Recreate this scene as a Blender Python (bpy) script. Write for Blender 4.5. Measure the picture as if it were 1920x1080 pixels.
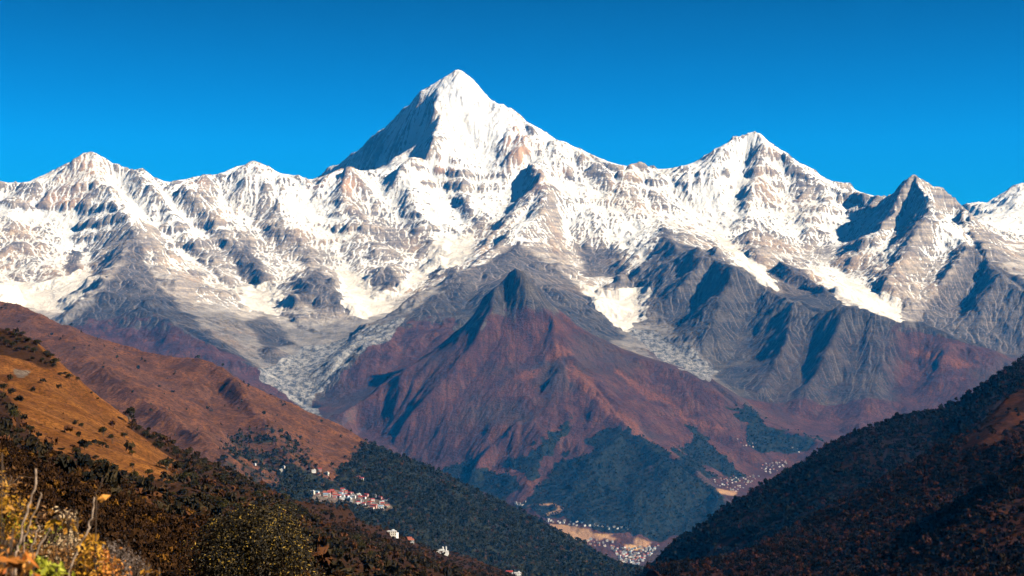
import bpy, bmesh, math, random, os
import numpy as np
from mathutils import Vector, Matrix

for o in list(bpy.data.objects):
    bpy.data.objects.remove(o)
SC = bpy.context.scene
COL = SC.collection
rad = math.radians

# ------------------------------------------------------------------ camera, sky, sun, exposure
FPX = 3140.0                                   # focal length in pixels of the 1920 px wide photograph
PITCH = math.atan(210.0 / FPX)
cam_d = bpy.data.cameras.new('camera')
cam_d.sensor_width = 36.0
cam_d.lens = 36.0 * FPX / 1920.0
cam_d.clip_start = 0.05
cam_d.clip_end = 120000.0
cam = bpy.data.objects.new('camera', cam_d)
cam.rotation_euler = (rad(90) + PITCH, 0, 0)
COL.objects.link(cam)
SC.camera = cam

SUN_AZ = rad(70)        # to the right of the direction behind the camera
SUN_EL = rad(34)
SUN_DIR = Vector((math.sin(SUN_AZ) * math.cos(SUN_EL), -math.cos(SUN_AZ) * math.cos(SUN_EL), math.sin(SUN_EL)))

world = bpy.data.worlds.new('World')
SC.world = world
world.use_nodes = True
nt = world.node_tree
bg = nt.nodes['Background']
sky = nt.nodes.new('ShaderNodeTexSky')
sky.sky_type = 'NISHITA'
sky.sun_disc = False
sky.sun_elevation = SUN_EL
sky.sun_rotation = math.pi - SUN_AZ
sky.altitude = 3500
sky.air_density = 1.0
sky.dust_density = 0.2
sky.ozone_density = 2.0
hsv = nt.nodes.new('ShaderNodeHueSaturation')
hsv.inputs['Hue'].default_value = 0.512
hsv.inputs['Saturation'].default_value = 1.8
nt.links.new(sky.outputs[0], hsv.inputs['Color'])
geo = nt.nodes.new('ShaderNodeNewGeometry')       # the thin high air darkens quickly above the horizon
sep = nt.nodes.new('ShaderNodeSeparateXYZ')
nt.links.new(geo.outputs['Incoming'], sep.inputs[0])
mr = nt.nodes.new('ShaderNodeValToRGB')
el = mr.color_ramp.elements
el[0].position = 0.03; el[0].color = (0.09, 0.16, 0.36, 1)
el[1].position = 0.60; el[1].color = (0.075, 0.075, 0.10, 1)
for ps, cc in ((0.092, (0.42, 0.58, 0.70, 1)), (0.151, (0.66, 0.68, 0.66, 1)), (0.235, (0.30, 0.32, 0.325, 1)), (0.32, (0.18, 0.18, 0.21, 1))):
    e_ = el.new(ps); e_.color = cc
neg = nt.nodes.new('ShaderNodeMath'); neg.operation = 'MULTIPLY'; neg.inputs[1].default_value = -1.0
nt.links.new(sep.outputs['Z'], neg.inputs[0]); nt.links.new(neg.outputs[0], mr.inputs[0])
mul = nt.nodes.new('ShaderNodeVectorMath'); mul.operation = 'SCALE'
nt.links.new(hsv.outputs[0], mul.inputs[0]); nt.links.new(mr.outputs[0], mul.inputs['Scale'])
nt.links.new(mul.outputs[0], bg.inputs[0])
bg.inputs[1].default_value = 0.11

sun_d = bpy.data.lights.new('sun', 'SUN')
sun_d.energy = 5.0
sun_d.angle = rad(0.5)
sun_d.color = (1.0, 0.95, 0.88)
sun = bpy.data.objects.new('sun', sun_d)
sun.rotation_euler = SUN_DIR.to_track_quat('Z', 'Y').to_euler()
COL.objects.link(sun)

SC.view_settings.view_transform = 'Standard'
SC.view_settings.look = 'None'
SC.view_settings.exposure = 1.1
SC.view_settings.gamma = 1.0
SC.cycles.diffuse_bounces = 0
SC.cycles.use_fast_gi = False

# ------------------------------------------------------------------ helpers
CP, SP = math.cos(PITCH), math.sin(PITCH)

def at(px, py, d):
    """the point seen at pixel (px, py) of the photograph at world Y = d metres"""
    xc = (px - 960.0) / FPX
    yc = (540.0 - py) / FPX
    dy = CP - yc * SP
    dz = SP + yc * CP
    return np.array((xc / dy * d, d, dz / dy * d))

def to_px(X, Y, Z):
    zc = Y * CP + Z * SP
    yc = -Y * SP + Z * CP
    return 960.0 + FPX * X / zc, 540.0 - FPX * yc / zc

def smooth(a, b, x):
    t = np.clip((x - a) / (b - a), 0, 1)
    return t * t * (3 - 2 * t)

_rng = np.random.RandomState(7)
_PERM = _rng.permutation(512)
_GA = _rng.rand(512) * 2 * math.pi
_GX, _GY = np.cos(_GA), np.sin(_GA)

def perlin(x, y):
    xi = np.floor(x).astype(np.int64); yi = np.floor(y).astype(np.int64)
    fx = x - xi; fy = y - yi
    def g(ix, iy, dx, dy):
        h = _PERM[(_PERM[ix & 511] + iy) & 511]
        return _GX[h] * dx + _GY[h] * dy
    u = fx * fx * fx * (fx * (fx * 6 - 15) + 10); v = fy * fy * fy * (fy * (fy * 6 - 15) + 10)
    a = g(xi, yi, fx, fy); b = g(xi + 1, yi, fx - 1, fy)
    c = g(xi, yi + 1, fx, fy - 1); d = g(xi + 1, yi + 1, fx - 1, fy - 1)
    return (a + (b - a) * u + (c - a) * v + (a - b - c + d) * u * v) * 1.5

def fbm(x, y, scale, octaves=5, gain=0.5, ridged=False, seed=0.0):
    s = np.zeros_like(x); amp = 1.0; tot = 0.0; f = 1.0 / scale
    for k in range(octaves):
        n = perlin(x * f + 17.3 * k + seed, y * f - 9.1 * k + seed * 1.7)
        if ridged:
            n = 1 - 2 * np.abs(n)
        s += n * amp; tot += amp; amp *= gain; f *= 2.03
    return s / tot

def blur(a, n=1):
    for _ in range(n):
        p = np.pad(a, 1, mode='edge')
        a = (p[:-2, 1:-1] + 2 * p[1:-1, 1:-1] + p[2:, 1:-1]) * 0.25
        p = np.pad(a, 1, mode='edge')
        a = (p[1:-1, :-2] + 2 * p[1:-1, 1:-1] + p[1:-1, 2:]) * 0.25
    return a

def bilerp(a, gy, gx):
    gy = np.clip(gy, 0, a.shape[0] - 1.001); gx = np.clip(gx, 0, a.shape[1] - 1.001)
    j = gy.astype(np.int64); i = gx.astype(np.int64); fy = gy - j; fx = gx - i
    w = a.shape[1]; f = a.ravel(); k = j * w + i
    return (f[k] * (1 - fx) + f[k + 1] * fx) * (1 - fy) + (f[k + w] * (1 - fx) + f[k + w + 1] * fx) * fy

def laplace(shape, pts, levels=5, iters=90):
    """height surface through scattered (row, col, z) samples; harmonic in between"""
    h = None
    for lv in range(levels, -1, -1):
        s = 2 ** lv
        H, W = shape[0] // s + 1, shape[1] // s + 1
        num = np.zeros(H * W); den = np.zeros(H * W)
        r = np.clip((pts[:, 0] / s).round().astype(int), 0, H - 1); c = np.clip((pts[:, 1] / s).round().astype(int), 0, W - 1)
        np.add.at(num, r * W + c, pts[:, 2]); np.add.at(den, r * W + c, 1)
        fixed = (den > 0).reshape(H, W); val = (num / np.maximum(den, 1)).reshape(H, W)
        if h is None:
            h = np.full((H, W), pts[:, 2].mean())
        else:
            yy, xx = np.meshgrid(np.arange(H) / 2.0, np.arange(W) / 2.0, indexing='ij')
            h = bilerp(h, yy, xx)
        n = iters * 6 if lv == levels else iters
        for _ in range(n):
            h[fixed] = val[fixed]
            p = np.pad(h, 1, mode='edge')
            h = 0.25 * (p[:-2, 1:-1] + p[2:, 1:-1] + p[1:-1, :-2] + p[1:-1, 2:])
        h = np.where(fixed, 0.7 * val + 0.3 * h, h)
    return h

def erode(h, cell, rounds, n, steps=60, seed=1, kc=0.5, er=0.25, dep=0.12, maxsp=2.2, weight=None, brush=0):
    """particles of running water carve gullies; cell is the local cell size in metres (per row)"""
    rs = np.random.RandomState(seed)
    H, W = h.shape
    cr = np.broadcast_to(np.asarray(cell, dtype=float).reshape(-1, 1), (H, 1))[:, 0].copy()
    g = h / cr[:, None]                       # work in cells: local slopes stay right
    lc = np.log(cr); dlc = np.gradient(lc)     # d ln(cell)/d row
    flow = np.zeros(H * W)
    for rd in range(rounds):
        y = rs.rand(n) * (H - 3) + 1; x = rs.rand(n) * (W - 3) + 1
        dx = np.zeros(n); dy = np.zeros(n); sp = np.ones(n); wt = np.ones(n); sed = np.zeros(n)
        alive = np.ones(n, bool)
        if weight is not None:
            keep = rs.rand(n) < weight[y.astype(int), x.astype(int)]
            y, x, dx, dy, sp, wt, sed, alive = [a[keep] for a in (y, x, dx, dy, sp, wt, sed, alive)]
        for st in range(steps):
            j = y.astype(np.int64); i = x.astype(np.int64); fy = y - j; fx = x - i
            k = j * W + i; f = g.ravel()
            a, b, c, d = f[k], f[k + 1], f[k + W], f[k + W + 1]
            h0 = (a * (1 - fx) + b * fx) * (1 - fy) + (c * (1 - fx) + d * fx) * fy
            gx = (b - a) * (1 - fy) + (d - c) * fy
            gy = (c - a) * (1 - fx) + (d - b) * fx + h0 * dlc[j]
            dx = dx * 0.25 - gx * 0.75; dy = dy * 0.25 - gy * 0.75
            ln = np.sqrt(dx * dx + dy * dy) + 1e-9
            dx /= ln; dy /= ln
            ny, nx = y + dy, x + dx
            ok = (ny > 1) & (ny < H - 2) & (nx > 1) & (nx < W - 2)
            if not ok.all():
                y, x, ny, nx, dx, dy, sp, wt, sed, h0, k, fy, fx, j = [q[ok] for q in (y, x, ny, nx, dx, dy, sp, wt, sed, h0, k, fy, fx, j)]
            j2 = ny.astype(np.int64); i2 = nx.astype(np.int64); gy2 = ny - j2; gx2 = nx - i2; k2 = j2 * W + i2
            h1 = (f[k2] * (1 - gx2) + f[k2 + 1] * gx2) * (1 - gy2) + (f[k2 + W] * (1 - gx2) + f[k2 + W + 1] * gx2) * gy2
            dh = h1 + h1 * (lc[j2] - lc[j]) - h0
            cap = np.maximum(-dh, 0.01) * sp * wt * kc
            depo = np.where(dh > 0, np.minimum(dh, sed), np.where(sed > cap, (sed - cap) * dep, 0))
            ero = np.where((dh <= 0) & (sed <= cap), np.minimum((cap - sed) * er, -dh * 0.5), 0)
            am = depo - ero
            sed = sed - am
            w4 = ((1 - fx) * (1 - fy), fx * (1 - fy), (1 - fx) * fy, fx * fy)
            idx = np.concatenate((k, k + 1, k + W, k + W + 1))
            val = np.concatenate([am * q for q in w4])
            dl = np.bincount(idx, weights=val, minlength=H * W)
            if brush:
                dl = blur(dl.reshape(H, W), brush).ravel()
            g = (g.ravel() + dl).reshape(H, W)
            flow += np.bincount(k, weights=wt, minlength=H * W)
            sp = np.minimum(np.sqrt(np.maximum(sp * sp - dh * 2.0, 0.01)), maxsp)
            wt *= 0.985
            y, x = ny, nx
    return g * cr[:, None], flow.reshape(H, W)

def inside(poly, X, Y):
    """even-odd test of arrays X, Y against a polygon"""
    r = np.zeros(X.shape, bool)
    n = len(poly)
    for a in range(n):
        x0, y0 = poly[a][:2]; x1, y1 = poly[(a + 1) % n][:2]
        if y0 == y1:
            continue
        c = ((Y >= y0) != (Y >= y1)) & (X < (x1 - x0) * (Y - y0) / (y1 - y0) + x0)
        r ^= c
    return r

def grid_mesh(name, X, Y, Z, mat, attrs=None, keep=None):
    H, W = Z.shape
    co = np.stack((X, Y, Z), -1).reshape(-1, 3).astype(np.float32)
    j, i = np.meshgrid(np.arange(H - 1), np.arange(W - 1), indexing='ij')
    k = (j * W + i)
    if keep is not None:
        k = k[keep]
    k = k.ravel()
    quads = np.stack((k, k + 1, k + W + 1, k + W), -1)
    if keep is not None:                       # drop unused vertices
        used = np.zeros(H * W, bool); used[quads.ravel()] = True
        remap = np.cumsum(used) - 1
        quads = remap[quads]; co = co[used]
    else:
        used = slice(None)
    n = len(quads)
    me = bpy.data.meshes.new(name)
    me.vertices.add(len(co)); me.vertices.foreach_set('co', co.ravel())
    me.loops.add(n * 4); me.loops.foreach_set('vertex_index', quads.ravel().astype(np.int32))
    me.polygons.add(n)
    me.polygons.foreach_set('loop_start', (np.arange(n) * 4).astype(np.int32))
    me.polygons.foreach_set('use_smooth', np.ones(n, bool))
    for nm, arr in (attrs or {}).items():
        at_ = me.attributes.new(nm, 'FLOAT', 'POINT')
        at_.data.foreach_set('value', np.ascontiguousarray(arr.reshape(-1)[used], dtype=np.float32))
    me.update(calc_edges=True)
    me.validate()
    me.materials.append(mat)
    o = bpy.data.objects.new(name, me)
    COL.objects.link(o)
    return o

def tag(o, label=None, cat=None, group=None, kind=None):
    if label: o['label'] = label
    if cat: o['category'] = cat
    if group: o['group'] = group
    if kind: o['kind'] = kind
    return o

class N:
    """small node builder"""
    def __init__(s, name, rough=0.9, spec=0.15):
        s.m = bpy.data.materials.new(name); s.m.use_nodes = True
        s.t = s.m.node_tree; s.b = s.t.nodes['Principled BSDF']
        s.b.inputs['Roughness'].default_value = rough
        s.b.inputs['Specular IOR Level'].default_value = spec
        s.pos = s.t.nodes.new('ShaderNodeNewGeometry').outputs['Position']
    def link(s, a, b): s.t.links.new(a, b)
    def _in(s, sock, v):
        if hasattr(v, 'is_output'): s.link(v, sock)
        else: sock.default_value = v
    def attr(s, name):
        n = s.t.nodes.new('ShaderNodeAttribute'); n.attribute_name = name; return n.outputs['Fac']
    def math(s, op, a, b=0.0, c=0.0, clamp=False):
        n = s.t.nodes.new('ShaderNodeMath'); n.operation = op; n.use_clamp = clamp
        s._in(n.inputs[0], a); s._in(n.inputs[1], b); s._in(n.inputs[2], c); return n.outputs[0]
    def ramp(s, x, a, b, o0=0.0, o1=1.0):
        n = s.t.nodes.new('ShaderNodeMapRange'); n.interpolation_type = 'SMOOTHSTEP'
        s._in(n.inputs['Value'], x); n.inputs['From Min'].default_value = a; n.inputs['From Max'].default_value = b
        n.inputs['To Min'].default_value = o0; n.inputs['To Max'].default_value = o1; return n.outputs['Result']
    def noise(s, scale, detail=4, rough=0.6, vec=None, dist=0.0):
        n = s.t.nodes.new('ShaderNodeTexNoise'); n.inputs['Scale'].default_value = scale
        n.inputs['Detail'].default_value = detail; n.inputs['Roughness'].default_value = rough
        n.inputs['Distortion'].default_value = dist
        s.link(vec if vec is not None else s.pos, n.inputs['Vector']); return n.outputs['Fac']
    def scaled(s, v):
        n = s.t.nodes.new('ShaderNodeVectorMath'); n.operation = 'MULTIPLY'
        s.link(s.pos, n.inputs[0]); n.inputs[1].default_value = v; return n.outputs[0]
    def mix(s, f, a, b):
        n = s.t.nodes.new('ShaderNodeMix'); n.data_type = 'RGBA'
        s._in(n.inputs['Factor'], f)
        for sock, v in ((n.inputs['A'], a), (n.inputs['B'], b)):
            pass
        A = [q for q in n.inputs if q.name == 'A' and q.type == 'RGBA'][0]; B = [q for q in n.inputs if q.name == 'B' and q.type == 'RGBA'][0]
        for sock, v in ((A, a), (B, b)):
            if hasattr(v, 'is_output'): s.link(v, sock)
            else: sock.default_value = (v[0], v[1], v[2], 1)
        return [q for q in n.outputs if q.type == 'RGBA'][0]
    def dim(s, c, k):
        n = s.t.nodes.new('ShaderNodeVectorMath'); n.operation = 'SCALE'; s._in(n.inputs['Scale'], k)
        s.link(c, n.inputs[0]); return n.outputs[0]
    def color(s, c): s._in(s.b.inputs['Base Color'], c if hasattr(c, 'is_output') else (c[0], c[1], c[2], 1)); return s
    def bump(s, h, dist, strength=1.0):
        n = s.t.nodes.new('ShaderNodeBump'); n.inputs['Distance'].default_value = dist; n.inputs['Strength'].default_value = strength
        s.link(h, n.inputs['Height']); s.link(n.outputs[0], s.b.inputs['Normal']); return s

cam_d.dof.use_dof = True
cam_d.dof.focus_distance = 3000.0
cam_d.dof.aperture_fstop = 16.0

# ------------------------------------------------------------------ far terrain: snow range, central mountain, valleys
_DT = np.array([[100, 24300], [130, 24000], [200, 23400], [250, 22900], [300, 22400], [350, 21800], [400, 21200], [450, 20500], [500, 19600],
                [550, 18400], [600, 17200], [650, 16000], [700, 14800], [750, 13600]], float)

_RM = np.array([[0, 0], [7.4, 9.08], [8.0, 9.47], [12.2, 12.2], [15.0, 13.45], [17.0, 14.7], [24.0, 20.3], [30.0, 25.2]]) * 1000

def RM(d):
    return np.interp(d, _RM[:, 0], _RM[:, 1])

def RMI(y):
    return np.interp(y, _RM[:, 1], _RM[:, 0])

def DEP(py):
    return float(np.interp(py, _DT[:, 0], _DT[:, 1]))

FAR_LINES = []
U0 = 0.43                                       # half width of the far terrain, as x / y
FAR_CREST = []
def lc(pts, off=0.0, k=1000.0):
    ln(pts, off, k)
    FAR_CREST.append(FAR_LINES[-1])

def ln(pts, off=0.0, k=1000.0):
    """a ridge or gully line traced as (px, py) or (px, py, kilometres)"""
    out = []
    for p in pts:
        d = p[2] * k if len(p) > 2 else DEP(p[1]) + off * 0.42
        out.append(at(p[0], p[1], float(RM(d))))
    FAR_LINES.append(np.array(out))

# skyline of the range and the lit ridge in front of the main peak
lc([(-110, 352), (-40, 344), (0, 340), (40, 346), (78, 346), (110, 325), (140, 302), (167, 284), (180, 296), (205, 303), (213, 310), (235, 315), (240, 320), (250, 318),
    (262, 330), (273, 331), (290, 348), (310, 354), (328, 355), (345, 346), (370, 335), (387, 326), (391, 336), (410, 336), (425, 330), (450, 315), (477, 301),
    (500, 317), (525, 325), (548, 337), (560, 347), (567, 349), (590, 347), (610, 345), (640, 325), (660, 315), (680, 322), (700, 325), (720, 327), (742, 326), (758, 318), (775, 305)])
# main peak
lc([(560, 352, 26.9), (585, 340, 26.7), (615, 320, 26.4), (640, 308, 26.1), (660, 295, 25.9), (680, 278, 25.6), (710, 250, 25.2), (735, 228, 24.9), (755, 208, 24.6), (770, 195, 24.4), (782, 178, 24.2),
    (800, 165, 24), (830, 147, 24), (857, 130, 24), (875, 140, 24), (890, 152, 23.9), (900, 165, 23.9), (920, 187, 23.8), (935, 196, 23.7), (945, 198, 23.6), (960, 210, 23.4), (975, 230, 23.2), (982, 250, 23), (987, 260, 22.9),
    (1003, 262, 22.9), (1020, 266, 22.9), (1040, 265, 22.8), (1055, 275, 22.8), (1065, 284, 22.8), (1080, 282, 22.7), (1095, 290, 22.6), (1110, 303, 22.5), (1130, 318, 22.3), (1148, 331, 22.2),
    (1170, 323, 22.2), (1190, 314, 22.3), (1207, 311, 22.3), (1220, 318, 22.2), (1240, 327, 22.1), (1255, 326, 22.1), (1270, 327, 22.1), (1285, 321, 22.1), (1300, 321, 22.1), (1315, 310, 22.2), (1330, 295, 22.3),
    (1350, 282, 22.3), (1378, 259, 22.5), (1400, 251, 22.6), (1417, 248, 22.6), (1430, 258, 22.5), (1450, 278, 22.4), (1475, 300, 22.2), (1500, 320, 22), (1520, 336, 21.8), (1545, 347, 21.7), (1565, 353, 21.6),
    (1590, 362, 21.4), (1610, 363, 21.3), (1635, 368, 21.1), (1665, 368, 20.9), (1685, 358, 20.7), (1700, 343, 20.6), (1715, 329, 20.5), (1735, 340, 20.5), (1750, 350, 20.6), (1770, 358, 20.7), (1790, 372, 20.8),
    (1805, 388, 20.8), (1820, 410, 20.9), (1835, 432, 21), (1870, 470, 21.3), (1920, 480, 21.6), (2020, 460, 22)])
ln([(782, 178, 24.0), (790, 181, 23.9), (826, 223, 22.95), (812, 265, 22.4), (795, 290, 22.15), (778, 306, 21.95)])
lc([(1800, 392, 28), (1815, 385, 28), (1850, 386, 28), (1870, 378, 28), (1890, 365, 28), (1905, 358, 28), (1920, 348, 28), (1960, 330, 28), (2030, 320, 28)])
ln([(1890, 365, 28), (1860, 400, 27), (1830, 420, 26)])
ln([(1920, 350, 28), (1935, 400, 26.6), (1900, 430, 25.6)])
ln([(800, 256, 23.55), (782, 296, 23.25), (752, 332, 23.2), (700, 365, 23.7), (632, 410, 24.3), (575, 425, 25.2), (520, 440, 26.0)])      # the hidden foot of the main peak's shaded face
ln([(770, 195, 24.4), (750, 250, 23.88), (738, 312, 23.25)])
ln([(735, 228, 24.9), (708, 285, 24.1), (690, 330, 23.75)])
# left part of the range
ln([(167, 284, 22.4), (187, 317, 22), (203, 357, 21.4), (213, 383, 20.9), (240, 412, 20.3), (250, 425, 20.0), (253, 457, 19.3), (273, 483, 18.8), (317, 533, 17.5), (367, 583, 16.5), (417, 612, 15.9), (440, 640, 15.3)])
ln([(250, 457, 19.3), (233, 490, 18.5), (205, 530, 17.5), (180, 562, 16.8), (150, 590, 16), (125, 608, 15.6)])
ln([(167, 284), (130, 330), (100, 372), (60, 385), (20, 372)], -250)
ln([(-100, 380), (0, 385), (50, 402), (110, 425), (132, 445), (128, 470), (155, 500)], 500)
ln([(155, 500, 19.9), (165, 530, 18.9), (110, 575, 17.7), (85, 600, 17), (60, 640, 15.5)])
ln([(150, 420), (140, 470), (148, 512)], -250)
ln([(-100, 440), (0, 440), (40, 438), (80, 465), (100, 500), (130, 540)], -350)
ln([(-90, 500), (20, 520), (60, 560), (20, 600)], 150)
ln([(-80, 560, 17), (0, 545, 17.3), (40, 530, 17.8)])
ln([(215, 365), (245, 395), (275, 430), (330, 475), (400, 525), (450, 570), (490, 600)], 450)
ln([(250, 318), (290, 365), (340, 430), (380, 478), (420, 515), (455, 545)], -250)
ln([(295, 350), (320, 400), (380, 450), (440, 505), (490, 562), (520, 590)], 400)
ln([(345, 346), (380, 400), (420, 450), (470, 490), (505, 532)], -300)
ln([(405, 340), (430, 400), (480, 440), (520, 490), (535, 540)], 350)
ln([(477, 301), (495, 350), (520, 400), (560, 450), (590, 490), (597, 498)], -350)
lc([(597, 498, 19.0), (612, 530, 18.1), (622, 580, 17.1)])
ln([(597, 498, 19.0), (570, 530, 18.5), (546, 566, 17.6)])
ln([(597, 498, 19.0), (625, 540, 18.2), (656, 582, 17.2)])
ln([(560, 347), (585, 400), (610, 450), (640, 510), (668, 560), (695, 590)], 350)
ln([(655, 320), (645, 370), (670, 420), (700, 460), (730, 497)], -300)
ln([(730, 497, 19.2), (735, 545, 18.2)])
ln([(730, 497, 19.2), (690, 532, 18.7)])
ln([(700, 325), (720, 390), (760, 450), (775, 500), (770, 550)], 350)
ln([(742, 326), (770, 380), (800, 430), (825, 480)], -300)
ln([(825, 480, 19.4), (835, 520, 18.6)])
ln([(785, 316), (820, 360), (850, 400), (868, 440), (872, 490), (810, 540), (740, 588)], 400)
# main peak front
ln([(826, 223), (845, 270), (868, 330), (862, 372), (900, 425)], -250)
ln([(905, 300), (905, 330), (890, 380), (885, 430), (880, 480)], 250)
ln([(945, 198, 23.6), (945, 250, 22.95), (968, 290, 22.35), (988, 300, 22.1), (1015, 322, 21.5)])
lc([(1015, 322, 21.5), (992, 378, 20.8), (962, 412, 20.3), (930, 445, 19.9), (913, 485, 19.2)])
ln([(990, 330, 22.2), (950, 390, 21.5), (915, 440, 20.7), (895, 480, 19.9)])
ln([(1015, 322, 21.5), (1032, 372, 20.8), (1003, 420, 20.1), (966, 458, 19.4)])
ln([(1000, 380, 21.0), (975, 420, 20.4), (945, 455, 19.9)])
lc([(966, 458, 19.4), (935, 482, 18.6), (897, 500, 18), (857, 510, 17.3), (823, 543, 16.6), (800, 560, 16.2), (757, 593, 15.4), (710, 630, 14.6), (670, 653, 14.1), (643, 683, 13.7), (613, 713, 13.2), (587, 740, 12.8)])
ln([(966, 458, 19.4), (1000, 480, 19), (1030, 500, 18.5), (1080, 545, 17.5), (1110, 570, 16.9), (1165, 632, 15.9)])
ln([(897, 500, 18), (890, 540, 17), (870, 590, 15.6)])
ln([(823, 543, 16.6), (800, 600, 15.2), (770, 650, 14.1)])
ln([(960, 512, 17.6), (920, 560, 16), (850, 640, 14.3), (740, 725, 13), (640, 785, 11.9)])
ln([(1000, 540, 16.9), (1080, 610, 15.6), (1200, 680, 14.4)])
ln([(1035, 266), (1042, 320), (1060, 375), (1100, 400), (1170, 430), (1215, 440), (1250, 421)], -300)
ln([(1100, 400), (1085, 450), (1080, 490)], -500)
ln([(1170, 430), (1160, 470), (1150, 510)], -500)
ln([(1110, 303), (1150, 350), (1200, 390), (1250, 421)], -200)
ln([(1075, 300), (1110, 360), (1150, 400)], 200)
lc([(1250, 421, 20.5), (1263, 440, 19.6), (1275, 463, 18.6), (1290, 475, 18.2), (1322, 470, 17.6), (1345, 490, 17.2), (1378, 500, 16.7), (1410, 522, 16.6), (1445, 548, 16.4), (1480, 562, 16), (1500, 575, 15.6), (1540, 592, 15.2), (1590, 580, 14.8),
    (1610, 578, 14.7), (1650, 590, 14.6), (1690, 600, 14.5), (1730, 605, 14.4), (1790, 630, 14.2), (1840, 650, 14.1), (1890, 670, 14), (1960, 690, 13.8), (2020, 700, 13.6)])
ln([(1250, 421, 20.5), (1225, 478, 19.0), (1210, 492, 18.5), (1165, 527, 17.6)])
ln([(1060, 440), (1085, 500), (1100, 525)], 400)
ln([(1100, 525, 19.3), (1130, 545, 18.5), (1180, 565, 17.9), (1190, 598, 17), (1170, 612, 16.6), (1220, 640, 15.8), (1260, 662, 15.1), (1300, 690, 14.3), (1340, 715, 13.5), (1390, 755, 12.7), (1440, 785, 12.3), (1500, 805, 11.95), (1550, 820, 11.6)])
ln([(1210, 555, 17.6), (1215, 590, 16.9)])
ln([(1240, 327), (1260, 380), (1300, 410), (1330, 430)], 250)
ln([(1330, 422, 21), (1360, 455, 20.2), (1400, 490, 19.2), (1440, 525, 18.3), (1490, 560, 17.2), (1530, 575, 16.6)])
# right peak
ln([(1417, 248), (1425, 300), (1410, 350), (1400, 400), (1415, 435)], -350)
ln([(1415, 435, 20.2), (1425, 470, 19.4), (1440, 500, 18.8)])
ln([(1415, 435, 20.2), (1390, 460, 19.8)])
ln([(1378, 259), (1370, 320), (1350, 380)], -100)
ln([(1400, 280), (1390, 340), (1370, 400), (1365, 440)], 350)
ln([(1450, 280), (1475, 350), (1470, 400), (1480, 440), (1500, 480)], 350)
ln([(1500, 480, 19.8), (1530, 508, 19.1), (1570, 535, 18.5), (1640, 552, 17.9), (1685, 595, 17), (1720, 640, 16)])
lc([(1440, 510, 18.5), (1465, 490, 18.4), (1500, 512, 17.7), (1540, 540, 16.9), (1580, 566, 16.1), (1600, 577, 15.7)])
ln([(1500, 320), (1520, 380), (1500, 440)], -100)
ln([(1560, 353), (1537, 400), (1512, 445), (1505, 475)], -350)
ln([(1610, 365), (1585, 420), (1550, 470), (1535, 500)], 300)
ln([(1715, 329, 20.5), (1690, 380, 20), (1650, 435, 19.5), (1610, 480, 19.1), (1590, 508, 18.8), (1585, 528, 18.6)])
ln([(1665, 372, 21), (1640, 420, 20.6), (1600, 465, 20)])
ln([(1715, 329, 20.5), (1748, 392, 19.5), (1722, 450, 19.0), (1690, 510, 18.3), (1655, 545, 17.8)])
ln([(1715, 380, 20.4), (1690, 430, 19.9), (1660, 480, 19.2), (1625, 530, 18.4)])
lc([(1805, 388, 20.8), (1815, 440, 19.5), (1822, 462, 18.9), (1850, 488, 18.4), (1880, 515, 17.9), (1920, 545, 17.4), (2020, 600, 16.6)])
ln([(1822, 462, 18.9), (1795, 508, 18.1), (1762, 550, 17.8), (1730, 590, 17.4), (1718, 610, 17.1)])
ln([(1880, 515, 17.9), (1850, 570, 17.4), (1830, 620, 17.0)])
ln([(1850, 510, 18.5), (1815, 570, 18.0), (1790, 620, 17.3)])
ln([(1770, 362), (1785, 430), (1770, 485)], -100)
ln([(1765, 500, 18.9), (1735, 545, 18.1), (1700, 592, 17.1)])
ln([(1850, 452, 20.9), (1890, 482, 20), (1930, 505, 19.5)])
ln([(1720, 622, 17.0), (1800, 662, 16.7), (1900, 695, 16.4), (2010, 705, 16.2)])
ln([(1720, 650, 15.8), (1800, 690, 15.3), (1900, 720, 15.0)])
# left grey and purple hills, glacier tongue
ln([(-60, 660, 14.5), (60, 630, 15), (125, 608, 15.4), (160, 575, 15.9), (200, 553, 16.2), (240, 556, 16.1), (262, 580, 15.6), (245, 640, 14.4), (230, 680, 13.4)])
lc([(262, 580, 15.6), (300, 594, 15.1), (340, 615, 14.8), (385, 647, 14.2), (430, 665, 13.9), (480, 685, 13.5), (520, 720, 13), (553, 748, 12.6), (590, 778, 12.2)])
ln([(300, 594, 15.1), (320, 650, 14), (350, 700, 13)])
ln([(230, 610, 15.2), (275, 640, 14.5), (290, 680, 13.5)])
ln([(440, 640, 15.4), (500, 655, 14.9), (490, 690, 14.2), (540, 725, 13.4)])
ln([(520, 590, 17.4), (560, 620, 16.6), (555, 655, 15.6), (500, 650, 15.6)])
ln([(470, 610, 16.4), (520, 640, 15.7), (558, 655, 15.4)])
ln([(740, 588, 17.4), (700, 612, 16.7), (650, 645, 15.5), (610, 680, 14.7), (580, 700, 14.1), (560, 720, 13.7), (585, 750, 13), (600, 775, 12.4), (640, 803, 11.5), (720, 850, 10.8), (800, 900, 10.2), (900, 945, 9.6), (975, 950, 9.2),
    (1040, 985, 8.9), (1100, 1010, 8.6), (1160, 1045, 8.3), (1190, 1075, 8.0)])
ln([(660, 610, 16.6), (560, 665, 15.0), (510, 690, 14.3), (545, 740, 13.2)])
ln([(60, 640, 13.8), (150, 670, 13), (300, 720, 12.4), (450, 765, 12.0), (600, 808, 11.4)])
ln([(-100, 800, 9.5), (300, 850, 9.4), (600, 900, 9.3)])
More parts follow.
